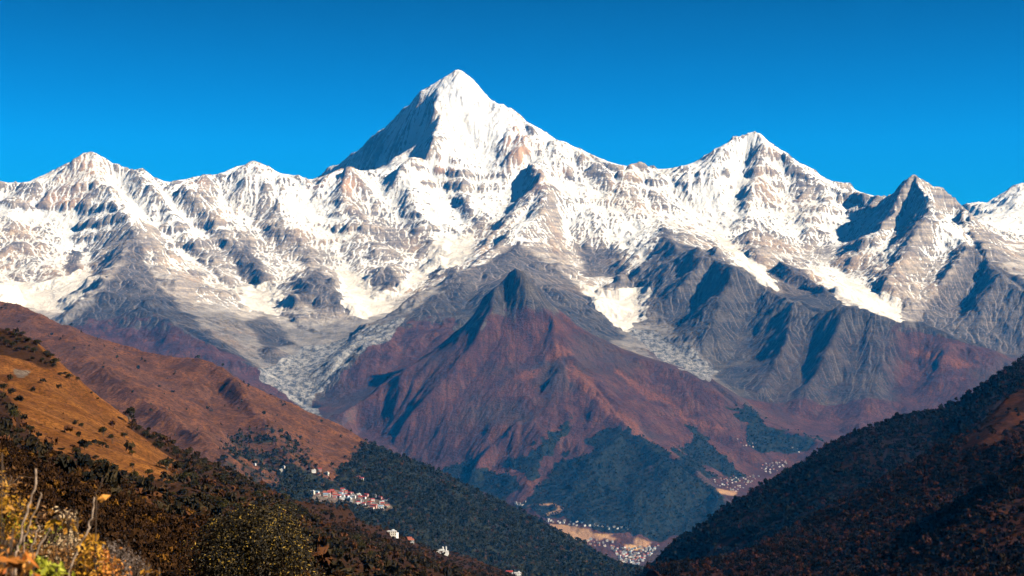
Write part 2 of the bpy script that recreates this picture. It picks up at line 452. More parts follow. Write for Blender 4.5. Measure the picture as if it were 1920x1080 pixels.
# central mountain
lc([(967, 503, 12.2), (948, 520, 12.25), (933, 537, 12.3), (907, 557, 12.4), (890, 587, 12.3), (877, 620, 12.2), (840, 647, 12), (790, 680, 11.8), (740, 710, 11.6), (693, 743, 11.4), (637, 778, 11.15), (600, 805, 11.0)])
lc([(967, 503, 12.2), (985, 512, 12.2), (1020, 555, 12.2), (1040, 590, 12.2), (1080, 620, 12.2), (1130, 650, 12.2), (1180, 665, 12.1), (1230, 680, 12), (1290, 700, 11.8), (1330, 720, 11.6), (1370, 755, 11.4), (1420, 785, 11.2), (1480, 810, 11), (1520, 820, 10.9), (1570, 840, 10.7)])
lc([(967, 503, 12.2), (990, 560, 11.9), (1030, 590, 11.9), (1050, 640, 11.6), (1062, 680, 11.3), (1110, 720, 10.9), (1150, 770, 10.4), (1175, 802, 10.1), (1210, 830, 9.9), (1290, 890, 9.5), (1340, 920, 9.3), (1375, 945, 9.15)])
ln([(1175, 802, 10.1), (1130, 850, 9.7), (1090, 900, 9.35), (1060, 940, 9.1)])
ln([(1250, 860, 9.7), (1240, 920, 9.2), (1220, 975, 8.85)])
ln([(1200, 850, 9.85), (1170, 910, 9.35), (1150, 965, 9.0)])
ln([(1062, 680, 11.3), (1000, 745, 10.7), (950, 810, 10.2), (900, 870, 9.9), (870, 905, 9.75)])
ln([(1050, 700, 11.1), (1045, 760, 10.65), (1015, 850, 9.9), (985, 935, 9.3)])
ln([(933, 537, 12.3), (920, 600, 11.8), (860, 690, 11.3), (790, 770, 10.9), (740, 820, 10.7)])
ln([(955, 560, 12.2), (940, 640, 11.7), (880, 730, 11.2), (810, 810, 10.7), (760, 860, 10.5)])
ln([(1030, 620, 11.9), (990, 690, 11.4), (920, 770, 10.8), (850, 850, 10.35), (820, 890, 10.2)])
ln([(1040, 730, 11.1), (965, 830, 10.35), (905, 905, 9.8)])
ln([(1110, 760, 10.7), (1065, 845, 10.0), (1005, 935, 9.35)])
ln([(1120, 690, 11.6), (1200, 760, 11), (1280, 830, 10.4), (1340, 890, 9.9), (1370, 930, 9.5)])
ln([(1180, 665, 12.1), (1250, 740, 11.4), (1330, 790, 10.9), (1390, 830, 10.55), (1440, 870, 10.35)])
ln([(1290, 740, 11.4), (1380, 800, 10.9), (1470, 845, 10.6)])
ln([(1570, 830, 11.3), (1500, 852, 10.6), (1450, 882, 10.3), (1390, 908, 9.9), (1345, 945, 9.4), (1280, 990, 8.9), (1220, 1030, 8.5), (1190, 1075, 8.0)])
ln([(1020, 955, 9.05), (1100, 980, 8.8), (1160, 990, 8.72), (1230, 1022, 8.5)])
# right middle mountain
ln([(1590, 580, 14.8), (1562, 650, 13.7), (1525, 720, 13.0), (1490, 785, 12.1)])
ln([(1620, 610, 14.5), (1590, 690, 13.5), (1560, 760, 12.9), (1542, 812, 11.9)])
ln([(1690, 600, 14.5), (1662, 680, 13.4), (1630, 750, 12.6), (1612, 805, 11.7)])
ln([(1735, 620, 14.3), (1712, 690, 13.7), (1680, 770, 12.8)])
ln([(1790, 630, 14.2), (1762, 700, 13.2), (1730, 770, 12.3)])
ln([(1500, 575, 15.6), (1472, 650, 14.2), (1440, 720, 13.2), (1428, 765, 12.5)])
ln([(1540, 605, 15.0), (1512, 690, 14.0), (1472, 765, 12.9)])
ln([(1378, 500, 16.7), (1352, 570, 15.9), (1325, 640, 15.1), (1320, 670, 14.8)])
ln([(1322, 470, 17.6), (1290, 540, 16.9), (1240, 600, 16.4)])
ln([(1345, 505, 17.3), (1310, 570, 16.8), (1280, 630, 15.9)])
ln([(1425, 545, 16.5), (1402, 610, 15.9), (1385, 680, 14.9), (1375, 725, 13.9)])
ln([(1550, 824, 11.55), (1650, 842, 11.5), (1800, 862, 11.2), (2010, 872, 10.9)])
ln([(1650, 900, 9), (2010, 900, 9)])

ln([(-460, 350, 22), (-330, 372, 22.2), (-220, 322, 22.3), (-110, 352, 21.8)])
ln([(-460, 560, 17.6), (-260, 530, 18), (-100, 548, 17.2)])
ln([(-460, 640, 14.5), (-260, 620, 14.9), (-60, 660, 14.5)])
ln([(2020, 460, 22), (2140, 390, 22.3), (2240, 420, 22.1), (2360, 380, 22.2)])
ln([(2020, 600, 16.6), (2180, 620, 16.2), (2360, 650, 16)])
ln([(2020, 700, 13.6), (2180, 730, 13.3), (2360, 740, 13.2)])

def build_far():
    r0, r1 = 9080.0, 25500.0
    du = 0.00062 / Q
    us = np.arange(-U0, U0, du)
    nv = int(math.log(r1 / r0) / du)
    rs = r0 * np.exp(np.arange(nv) * du)
    S = 2
    shape = (nv // S, len(us) // S)
    pts = []
    def add(L):
        for a, b in zip(L[:-1], L[1:]):
            gr = [(math.log(p[1] / r0) / du / S, (p[0] / p[1] - us[0]) / du / S) for p in (a, b)]
            n = int(max(abs(gr[0][0] - gr[1][0]), abs(gr[0][1] - gr[1][1])) * 2) + 2
            t = np.linspace(0, 1, n)
            p = a[None] * (1 - t[:, None]) + b[None] * t[:, None]
            pts.append(np.stack((np.log(p[:, 1] / r0) / du / S, (p[:, 0] / p[:, 1] - us[0]) / du / S, p[:, 2]), -1))
    for L in FAR_LINES:
        add(L)
    def flat(y, z):
        add(np.array([(-U0 * y * 0.998, y, z), (U0 * y * 0.998, y, z)]))
    flat(9090.0, -960.0); flat(24300.0, 1000.0); flat(25400.0, 1000.0)
    pts = np.concatenate(pts)
    ok = (pts[:, 0] >= 0) & (pts[:, 0] < shape[0]) & (pts[:, 1] > -1) & (pts[:, 1] < shape[1] + 1)
    h = laplace(shape, pts[ok])
    gy, gx = np.meshgrid(np.arange(nv) / S, np.arange(len(us)) / S, indexing='ij')
    U, R = np.meshgrid(us, rs)
    X = U * R; Y = R
    # jagged crests: wander of the lookup
    wx = fbm(X, Y, 420.0, 5, 0.55, seed=3.0); wy = fbm(X, Y, 420.0, 5, 0.55, seed=8.0)
    amp = np.interp(RMI(rs), [7400, 11000, 14000, 30000], [8, 12, 24, 30])[:, None]
    cl = (rs * du)[:, None]
    hi = smooth(12500, 16500, RMI(R))
    # coarse carving first, on every fourth cell, then finer and finer
    z = blur(bilerp(h, gy + wy * amp / cl / S, gx + wx * amp / cl / S), 1)
    for step, rounds, kc in ((4, 3, 0.5), (2, 3, 0.5)):
        zc = z[::step, ::step]
        cc = rs[::step] * du * step
        sl = np.sqrt((np.gradient(zc, axis=1) / cc[:, None]) ** 2 + (np.gradient(zc, axis=0) / cc[:, None]) ** 2)
        k = smooth(0.12, 0.6, sl)
        Xc, Yc = X[::step, ::step], Y[::step, ::step]
        ze = zc + k * (fbm(Xc, Yc, 300.0 * step, 6, 0.55, True, 5.0 + step) - 0.2) * (20 + 12 * hi[::step, ::step]) * step
        ze, _ = erode(ze, cc, rounds, int(zc.size * 0.16), 70, 20 + step, kc=kc, er=0.2, dep=0.08)
        ze = blur(ze, 1)
        dz = ze - zc
        gyc, gxc = np.meshgrid(np.arange(nv) / step, np.arange(len(us)) / step, indexing='ij')
        z = z + bilerp(dz, gyc, gxc)
    zx = np.gradient(z, axis=1) / cl; zy = np.gradient(z, axis=0) / cl
    sl = np.sqrt(zx ** 2 + zy ** 2)
    k = smooth(0.15, 0.75, sl)
    # tilted rock bands: cliffs and ledges, here and there
    band = z / 210.0 + 0.00022 * X + 1.3 * fbm(X, Y, 1500.0, 5, 0.55, seed=91.0)
    saw = band - np.floor(band)
    saw = np.where(saw < 0.75, saw / 0.75, (1 - saw) / 0.25) - 0.5
    z = z - k * saw * 58 * smooth(-0.05, 0.3, fbm(X, Y, 1900.0, 4, 0.55, seed=95.0)) * (0.35 + 0.65 * hi)
    z = z + k * (fbm(X, Y, 230.0, 7, 0.70, True, 2.0) - 0.2) * (11 + 27 * hi)
    cell = rs * du
    n = int(260000 * Q * Q)
    wgt = np.clip(0.45 + 1.6 * fbm(X, Y, 1600.0, 3, 0.5, seed=99.0), 0.05, 1)
    z, f1 = erode(z, cell, 3, n, 60, 11, kc=0.5, er=0.22, dep=0.08, weight=wgt)
    nr = int(np.searchsorted(rs, RM(16800.0)))       # the nearer mountains show finer gullies
    z[:nr] += k[:nr] * (fbm(X[:nr], Y[:nr], 130.0, 5, 0.62, True, 77.0) - 0.2) * 8
    zn, f3 = erode(z[:nr], cell[:nr], 1, int(n * 0.6), 80, 14, kc=0.7, er=0.25, dep=0.07)
    z[:nr] = zn; f1[:nr] += f3
    z, f2 = erode(z, cell, 1, n, 30, 12, kc=0.4, er=0.25, dep=0.10)
    nearer = 1 - smooth(16000, 18500, RMI(R))
    z = z + (blur(z, 1) - z) * (0.3 + 0.2 * nearer)
    z = z + k * (fbm(X, Y, 75.0, 4, 0.62, True, 71.0) - 0.2) * (5.0 + 3.0 * hi)
    for soft in (24, 5):                       # water took the edge off the crests: give it back
        num = np.zeros(z.size); den = np.zeros(z.size)
        for L in FAR_CREST:
            for a, b in zip(L[:-1], L[1:]):
                t = np.linspace(0, 1, 60)[:, None]
                p = a[None] * (1 - t) + b[None] * t
                j = (np.log(p[:, 1] / r0) / du); i = (p[:, 0] / p[:, 1] - us[0]) / du
                ok = (j > 1) & (j < z.shape[0] - 2) & (i > 1) & (i < z.shape[1] - 2)
                j, i, p = j[ok], i[ok], p[ok]
                d = p[:, 2] - bilerp(z, j, i)
                k = j.round().astype(int) * z.shape[1] + i.round().astype(int)
                np.add.at(num, k, d); np.add.at(den, k, 1)
        has = den > 0
        num[has] /= den[has]; den[has] = 1.0
        sc = 2.2 if soft > 10 else 1.6
        nb = blur(num.reshape(z.shape), soft); db = blur(den.reshape(z.shape), soft)
        z = z + nb / np.maximum(db, 1e-6) * np.clip(db * soft ** 0.5 * sc, 0, 1)
    return X, Y, z, np.log1p(f1 + f2), cell

ROCKS = [(155, 305, 18, 15), (130, 345, 40, 25), (75, 375, 60, 20), (165, 375, 18, 28), (35, 430, 50, 18), (235, 450, 35, 30), (200, 520, 40, 40), (270, 540, 60, 40), (350, 540, 60, 50),
    (300, 440, 25, 30), (370, 390, 45, 30), (400, 360, 25, 20), (500, 390, 25, 35), (430, 470, 45, 40), (520, 440, 35, 30), (590, 480, 45, 30), (660, 350, 18, 36), (690, 400, 35, 30), (740, 440, 45, 30), (810, 470, 30, 20),
    (845, 262, 32, 14), (967, 262, 15, 45), (935, 290, 22, 18), (1000, 278, 30, 16), (1090, 310, 30, 22), (1122, 332, 30, 15), (1060, 330, 15, 12), (830, 335, 22, 22), (880, 340, 35, 24),
    (700, 270, 40, 30), (1000, 350, 14, 28), (895, 425, 26, 26), (1050, 420, 26, 26), (1110, 465, 32, 36), (1160, 480, 18, 26), (1180, 370, 38, 22), (1250, 380, 36, 22), (1200, 332, 22, 12), (1392, 295, 28, 12), (1448, 290, 22, 10),
    (1480, 320, 36, 12), (1430, 330, 12, 26), (1440, 370, 30, 22), (1500, 345, 32, 16), (1520, 365, 22, 16), (1590, 380, 40, 10), (1640, 392, 28, 18), (1705, 352, 12, 22), (1725, 418, 32, 22), (1690, 440, 46, 16), (1790, 400, 22, 18),
    (1470, 440, 26, 18), (1440, 480, 36, 26), (1540, 470, 34, 26), (1600, 500, 26, 22), (1720, 500, 40, 22), (1840, 452, 28, 18), (1270, 450, 25, 20), (970, 480, 40, 25), (1040, 490, 50, 30)]
SNOWS = [(857, 168, 60, 34), (900, 222, 46, 36), (935, 235, 16, 26), (60, 408, 80, 12), (130, 455, 28, 22), (250, 395, 20, 30), (320, 410, 20, 40), (330, 495, 18, 30), (390, 545, 18, 24), (560, 395, 20, 30), (620, 430, 25, 40), (480, 565, 50, 18), (640, 550, 22, 40), (860, 480, 35, 25), (1150, 440, 66, 22), (1200, 470, 42, 26),
    (980, 430, 20, 26), (1410, 265, 34, 16), (1390, 350, 20, 50), (1480, 430, 36, 22), (1570, 425, 26, 36), (1640, 425, 22, 20), (1775, 430, 26, 36), (1660, 470, 26, 14), (1735, 372, 18, 30), (1790, 440, 24, 24), (1560, 520, 34, 20), (780, 330, 40, 20), (830, 400, 30, 40), (1330, 360, 40, 30), (1620, 530, 40, 14)]
ICE = [[(-90, 525), (60, 530), (120, 518), (150, 500), (190, 525), (150, 560), (110, 590), (80, 580), (-90, 562)], [(440, 540), (500, 528), (545, 565), (520, 592), (470, 582)],
    [(650, 592), (640, 530), (630, 480), (660, 510), (700, 520), (690, 540), (760, 550), (735, 575), (690, 600)], [(820, 450), (880, 440), (892, 480), (830, 510), (790, 522), (760, 548), (735, 540), (790, 500)],
    [(1515, 495), (1560, 522), (1630, 538), (1685, 555), (1695, 605), (1640, 590), (1570, 560)], [(1085, 525), (1130, 540), (1212, 535), (1214, 592), (1185, 600), (1175, 625), (1130, 595)], [(1330, 430), (1360, 445), (1440, 505), (1460, 550), (1400, 510)]]
DEBRIS = [[(485, 690), (560, 660), (640, 640), (690, 612), (770, 590), (720, 645), (660, 668), (612, 718), (585, 745), (610, 790), (560, 765), (530, 740), (490, 712)], [(1150, 600), (1230, 622), (1300, 655), (1345, 700), (1330, 712), (1290, 695), (1200, 650)]]
SCREE = [[(370, 560), (560, 600), (700, 590), (800, 545), (880, 500), (780, 580), (560, 640), (470, 620)], [(600, 790), (640, 760), (700, 740), (640, 800)], [(90, 600), (180, 530), (200, 540), (130, 610)], [(1180, 600), (1320, 640), (1360, 690), (1350, 710), (1250, 640)]]
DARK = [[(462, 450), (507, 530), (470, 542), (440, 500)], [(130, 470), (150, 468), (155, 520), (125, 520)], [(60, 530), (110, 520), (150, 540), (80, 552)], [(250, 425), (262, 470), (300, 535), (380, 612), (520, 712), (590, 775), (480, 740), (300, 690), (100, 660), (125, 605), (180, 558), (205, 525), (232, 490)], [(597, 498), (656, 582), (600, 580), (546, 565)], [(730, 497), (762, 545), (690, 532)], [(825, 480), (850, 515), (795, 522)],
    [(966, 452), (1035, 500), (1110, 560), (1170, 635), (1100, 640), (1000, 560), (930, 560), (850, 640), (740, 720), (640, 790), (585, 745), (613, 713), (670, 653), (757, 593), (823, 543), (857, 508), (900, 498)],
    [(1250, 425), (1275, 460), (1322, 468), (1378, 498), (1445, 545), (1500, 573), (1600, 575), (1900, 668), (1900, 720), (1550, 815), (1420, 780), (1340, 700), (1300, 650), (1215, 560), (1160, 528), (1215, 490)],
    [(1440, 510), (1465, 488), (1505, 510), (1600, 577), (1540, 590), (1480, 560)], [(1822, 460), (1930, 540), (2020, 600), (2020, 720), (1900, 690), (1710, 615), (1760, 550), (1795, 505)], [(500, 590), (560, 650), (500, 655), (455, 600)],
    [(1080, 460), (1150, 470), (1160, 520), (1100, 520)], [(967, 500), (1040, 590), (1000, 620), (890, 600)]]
OCHRE = [(966, 258, 22, 52), (985, 285, 14, 18), (165, 312, 15, 18), (130, 345, 30, 16), (110, 375, 40, 14), (477, 322, 14, 14), (655, 345, 14, 30), (830, 310, 16, 16), (1006, 350, 14, 24), (1055, 322, 10, 8), (880, 470, 20, 20), (620, 340, 30, 12), (370, 345, 20, 10)]
SUNLIT_GRASS = [[(1012, 674), (1040, 648), (1078, 662), (1042, 676)], [(1062, 678), (1090, 690), (1122, 722), (1172, 795), (1150, 788), (1100, 735), (1066, 706)], [(1120, 735), (1180, 790), (1230, 830), (1190, 815)], [(1150, 690), (1230, 740), (1310, 790), (1330, 812), (1270, 775), (1190, 730)], [(930, 880), (985, 868), (990, 905), (940, 910)], [(1310, 782), (1360, 800), (1350, 806), (1312, 792)], [(960, 700), (1010, 690), (1000, 706), (960, 712)], [(1700, 655), (1790, 668), (1850, 690), (1790, 690), (1705, 668)]]  # sunlit facets and ridges: sunlight is painted into the grass colour here
RUST = [[(90, 670), (160, 603), (200, 556), (262, 580), (300, 592), (385, 645), (480, 684), (590, 780), (500, 830), (300, 760), (100, 720)], [(1440, 610), (1540, 594), (1610, 578), (1700, 600), (1900, 668), (2020, 700), (2020, 900), (1420, 790), (1390, 700)], [(1200, 640), (1330, 700), (1440, 790), (1300, 760)], [(605, 735), (700, 645), (800, 580), (860, 590), (850, 640), (700, 740), (640, 785)]]
WOOD = [[(1175, 795), (1120, 812), (1050, 865), (1000, 920), (975, 955), (1240, 1020), (1400, 950), (1300, 880), (1220, 825)], [(950, 870), (1040, 810), (1080, 780), (1050, 830), (990, 905)], [(1290, 800), (1340, 830), (1380, 900), (1300, 880), (1270, 840)],
    [(1370, 760), (1450, 800), (1540, 830), (1480, 850), (1400, 830)], [(840, 880), (900, 860), (960, 900), (940, 950)]]
FIELD = [[(1030, 982), (1070, 986), (1105, 992), (1112, 1006), (1098, 1016), (1080, 1014), (1050, 1004)], [(1085, 998), (1150, 1002), (1120, 1012)], [(1190, 1008), (1222, 1018), (1215, 1026), (1192, 1020)], [(1135, 1003), (1158, 1010), (1148, 1014), (1134, 1008)], [(1170, 1020), (1205, 1022), (1210, 1032), (1180, 1032)], [(985, 950), (1040, 944), (1060, 952), (1045, 964), (1015, 966), (1045, 957), (1050, 950), (1020, 948)],
    [(1345, 915), (1385, 918), (1380, 928), (1350, 924)]]

def polymask(polys, PX, PY, soft=3):
    m = np.zeros(PX.shape, bool)
    for p in polys:
        m |= inside(p, PX, PY)
    return blur(m.astype(float), soft)

def far_cover(X, Y, Z, FL, cell):
    """what lies on the ground at each vertex: snow, glacier ice, moraine, scree, dry grass, wood, fields"""
    cl = cell[:, None]
    Yo = RMI(Y); Zo = Z * Yo / Y
    zx = np.gradient(Z, axis=1) / cl; zy = np.gradient(Z, axis=0) / cl
    sl = np.sqrt(zx ** 2 + zy ** 2)
    b1 = blur(Z, 2); b2 = blur(Z[::4, ::4], 4)
    gy, gx = np.meshgrid(np.arange(Z.shape[0]) / 4.0, np.arange(Z.shape[1]) / 4.0, indexing='ij')
    b2 = bilerp(b2, gy, gx)
    conc1 = np.clip((b1 - Z) / cl, -0.5, 0.5); conc2 = np.clip((b2 - Z) / cl / 4, -0.6, 0.6)
    PX, PY = to_px(X, Y, Z)
    jm = fbm(X, Y, 300.0, 5, 0.62, seed=51); jn = fbm(X, Y, 300.0, 5, 0.62, seed=57)
    PX = PX + jm * 26; PY = PY + jn * 16
    n1 = fbm(X, Y, 700.0, 6, 0.6, seed=13.0); n2 = fbm(X, Y, 90.0, 4, 0.65, seed=21.0)
    reg = np.zeros_like(Z)
    for lst, sg in ((ROCKS, -1.0), (SNOWS, 1.3)):
        for px, py, rx, ry in lst:
            q = ((PX - px) / rx) ** 2 + ((PY - py) / ry) ** 2
            reg += sg * np.exp(-q * 0.9)
    streak = np.clip((FL - blur(FL, 6)) * 0.5, -1, 1)
    far_ = smooth(15200, 17200, Yo)
    alt = np.clip((Zo - 1800 - 260 * n1) / 650, -1.9, 0.9)
    top = smooth(2600, 3600, Zo)
    snow = -0.40 + 1.0 * streak + alt + 0.5 * top - 0.8 * (sl - 0.95) * (1 - 0.5 * top) + 1.5 * conc1 + 1.0 * conc2 + 0.5 * n1 + 1.1 * n2 + reg * (0.8 + 0.7 * n2)
    snow = np.where(Yo < 14800, -2.0, snow * far_ - 2 * (1 - far_))
    dark = smooth(1700, 1950, PX) * smooth(455, 500, PY)
    snow -= dark * 1.6
    ice = polymask(ICE, PX, PY, 3); deb = polymask(DEBRIS, PX, PY, 3)
    scr = polymask(SCREE, PX, PY, 5)
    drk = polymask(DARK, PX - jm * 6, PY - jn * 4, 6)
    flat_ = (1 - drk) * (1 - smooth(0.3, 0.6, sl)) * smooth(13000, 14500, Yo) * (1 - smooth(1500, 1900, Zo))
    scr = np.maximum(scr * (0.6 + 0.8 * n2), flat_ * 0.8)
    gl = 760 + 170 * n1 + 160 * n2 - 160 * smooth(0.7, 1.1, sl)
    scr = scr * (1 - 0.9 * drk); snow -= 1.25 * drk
    grass = smooth(140, -140, Zo - gl) * smooth(17000, 15800, Yo)
    och = np.zeros_like(Z)
    for px, py, rx, ry in OCHRE:
        och += np.exp(-((PX - px) / rx) ** 2 - ((PY - py) / ry) ** 2)
    gold = polymask(SUNLIT_GRASS, PX, PY, 3)  # mask of the sunlight painted into the grass
    rst = polymask(RUST, PX, PY, 6) * np.where(PX > 1300, 0.42 + 0.45 * smooth(1640, 1760, PX), 0.85)
    grass = grass * np.maximum(rst, smooth(12650, 12350, Yo))
    snow += 0.55 * (1 - drk) * smooth(700, 1100, Zo) * smooth(1900, 1500, Zo) * far_
    wood = np.clip(polymask(WOOD, PX + jm * 30, PY + jn * 20, 4) + 0.5 * n1 + 0.6 * n2 - 0.1, 0, 1) * smooth(12000, 11500, Yo)
    field = polymask(FIELD, PX - jm * 18, PY - jn * 11, 1)
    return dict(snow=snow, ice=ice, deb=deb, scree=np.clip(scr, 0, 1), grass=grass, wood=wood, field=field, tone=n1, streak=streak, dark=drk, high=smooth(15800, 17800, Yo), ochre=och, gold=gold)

def far_material():
    m = N('mountain_ground', 0.95, 0.08)
    n_f = m.noise(1 / 26.0, 5, 0.7); n_m = m.noise(1 / 160.0, 6, 0.65); n_l = m.noise(1 / 900.0, 4, 0.6); n_s = m.noise(1 / 11.0, 4, 0.75)
    strata = m.noise(1.0, 5, 0.6, m.scaled((1 / 700.0, 1 / 700.0, 1 / 45.0)), 0.6)
    streak = m.attr('streak')
    rock = m.mix(m.ramp(strata, 0.35, 0.68), (0.20, 0.175, 0.165), (0.50, 0.42, 0.34))
    rock = m.mix(m.ramp(n_l, 0.52, 0.68, 0, 0.6), rock, (0.56, 0.38, 0.24))
    rock = m.mix(m.ramp(n_f, 0.35, 0.62, 0.4, 0), rock, (0.085, 0.08, 0.085))
    rock = m.mix(m.math('MULTIPLY', m.attr('ochre'), m.ramp(n_m, 0.3, 0.6, 0.3, 1.0)), rock, (0.50, 0.31, 0.19))
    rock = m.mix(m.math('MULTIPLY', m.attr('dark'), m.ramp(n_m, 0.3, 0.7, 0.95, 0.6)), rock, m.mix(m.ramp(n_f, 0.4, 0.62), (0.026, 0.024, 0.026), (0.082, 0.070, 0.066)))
    scree = m.mix(m.ramp(n_m, 0.35, 0.65), (0.34, 0.31, 0.285), (0.66, 0.60, 0.54))
    grass = m.mix(m.ramp(n_m, 0.38, 0.62), (0.125, 0.050, 0.042), (0.26, 0.095, 0.060))
    grass = m.mix(m.ramp(n_l, 0.48, 0.62, 0, 0.7), grass, (0.13, 0.10, 0.088))
    grass = m.mix(m.ramp(n_f, 0.42, 0.62, 0, 0.45), grass, (0.085, 0.042, 0.030))
    grass = m.mix(m.ramp(streak, 0.05, 0.5, 0, 0.55), grass, (0.060, 0.042, 0.036))
    grass = m.mix(m.math('MULTIPLY', m.ramp(streak, -0.35, -0.1, 0.5, 0), m.ramp(n_m, 0.45, 0.6)), grass, (0.24, 0.15, 0.11))
    grass = m.mix(m.math('MULTIPLY', m.attr('gold'), m.ramp(n_f, 0.3, 0.55)), grass, (0.36, 0.135, 0.062))  # brighter grass colour standing in for sun on the lit facets
    grass = m.mix(m.ramp(n_s, 0.50, 0.62, 0, 0.7), grass, (0.030, 0.022, 0.022))
    grass = m.mix(m.ramp(n_s, 0.30, 0.42, 0.5, 0), grass, (0.26, 0.13, 0.085))
    rock = m.mix(m.ramp(streak, 0.1, 0.5, 0, 0.6), rock, (0.36, 0.31, 0.28))
    wood = m.mix(m.ramp(n_f, 0.36, 0.62), (0.012, 0.020, 0.015), (0.045, 0.052, 0.028))
    deb = m.mix(m.ramp(m.noise(1 / 42.0, 6, 0.8, m.scaled((1, 0.45, 1))), 0.38, 0.62), (0.10, 0.10, 0.11), (0.74, 0.72, 0.70))
    ice = m.mix(m.ramp(n_m, 0.4, 0.7), (0.70, 0.66, 0.60), (0.52, 0.47, 0.42))
    snow = m.mix(m.ramp(n_l, 0.4, 0.7), (0.72, 0.72, 0.72), (0.66, 0.64, 0.60))
    field = m.mix(m.ramp(n_m, 0.4, 0.6), (1.0, 0.60, 0.28), (0.75, 0.42, 0.22))
    c = m.mix(m.attr('scree'), rock, scree)
    c = m.mix(m.ramp(m.math('ADD', m.attr('grass'), m.math('MULTIPLY', m.math('SUBTRACT', n_f, 0.5), 0.8)), 0.35, 0.65), c, grass)
    c = m.mix(m.math('MULTIPLY', m.attr('scree'), m.ramp(n_m, 0.4, 0.6, 0.2, 0.6)), c, scree)
    c = m.mix(m.ramp(m.math('ADD', m.attr('wood'), m.math('MULTIPLY', m.math('SUBTRACT', n_f, 0.5), 1.2)), 0.35, 0.6), c, wood)
    c = m.mix(m.ramp(m.math('ADD', m.attr('deb'), m.math('MULTIPLY', m.math('SUBTRACT', n_m, 0.5), 0.8)), 0.35, 0.65), c, deb)
    c = m.mix(m.attr('field'), c, field)
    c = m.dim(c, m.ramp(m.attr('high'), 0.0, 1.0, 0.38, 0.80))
    s = m.math('ADD', m.attr('snow'), m.math('MULTIPLY', m.math('SUBTRACT', n_f, 0.5), 2.6))
    s = m.math('ADD', s, m.math('MULTIPLY', m.math('SUBTRACT', strata, 0.5), 1.3))
    c = m.mix(m.ramp(s, -0.12, 0.18), c, snow)
    c = m.mix(m.ramp(m.math('ADD', m.attr('ice'), m.math('MULTIPLY', m.math('SUBTRACT', n_m, 0.5), 0.5)), 0.3, 0.6), c, ice)
    m.color(c)
    m.bump(m.math('ADD', m.noise(1 / 45.0, 7, 0.74), m.math('MULTIPLY', m.noise(1 / 15.0, 4, 0.7), 0.45)), 17.0, 1.0)
    return m.m

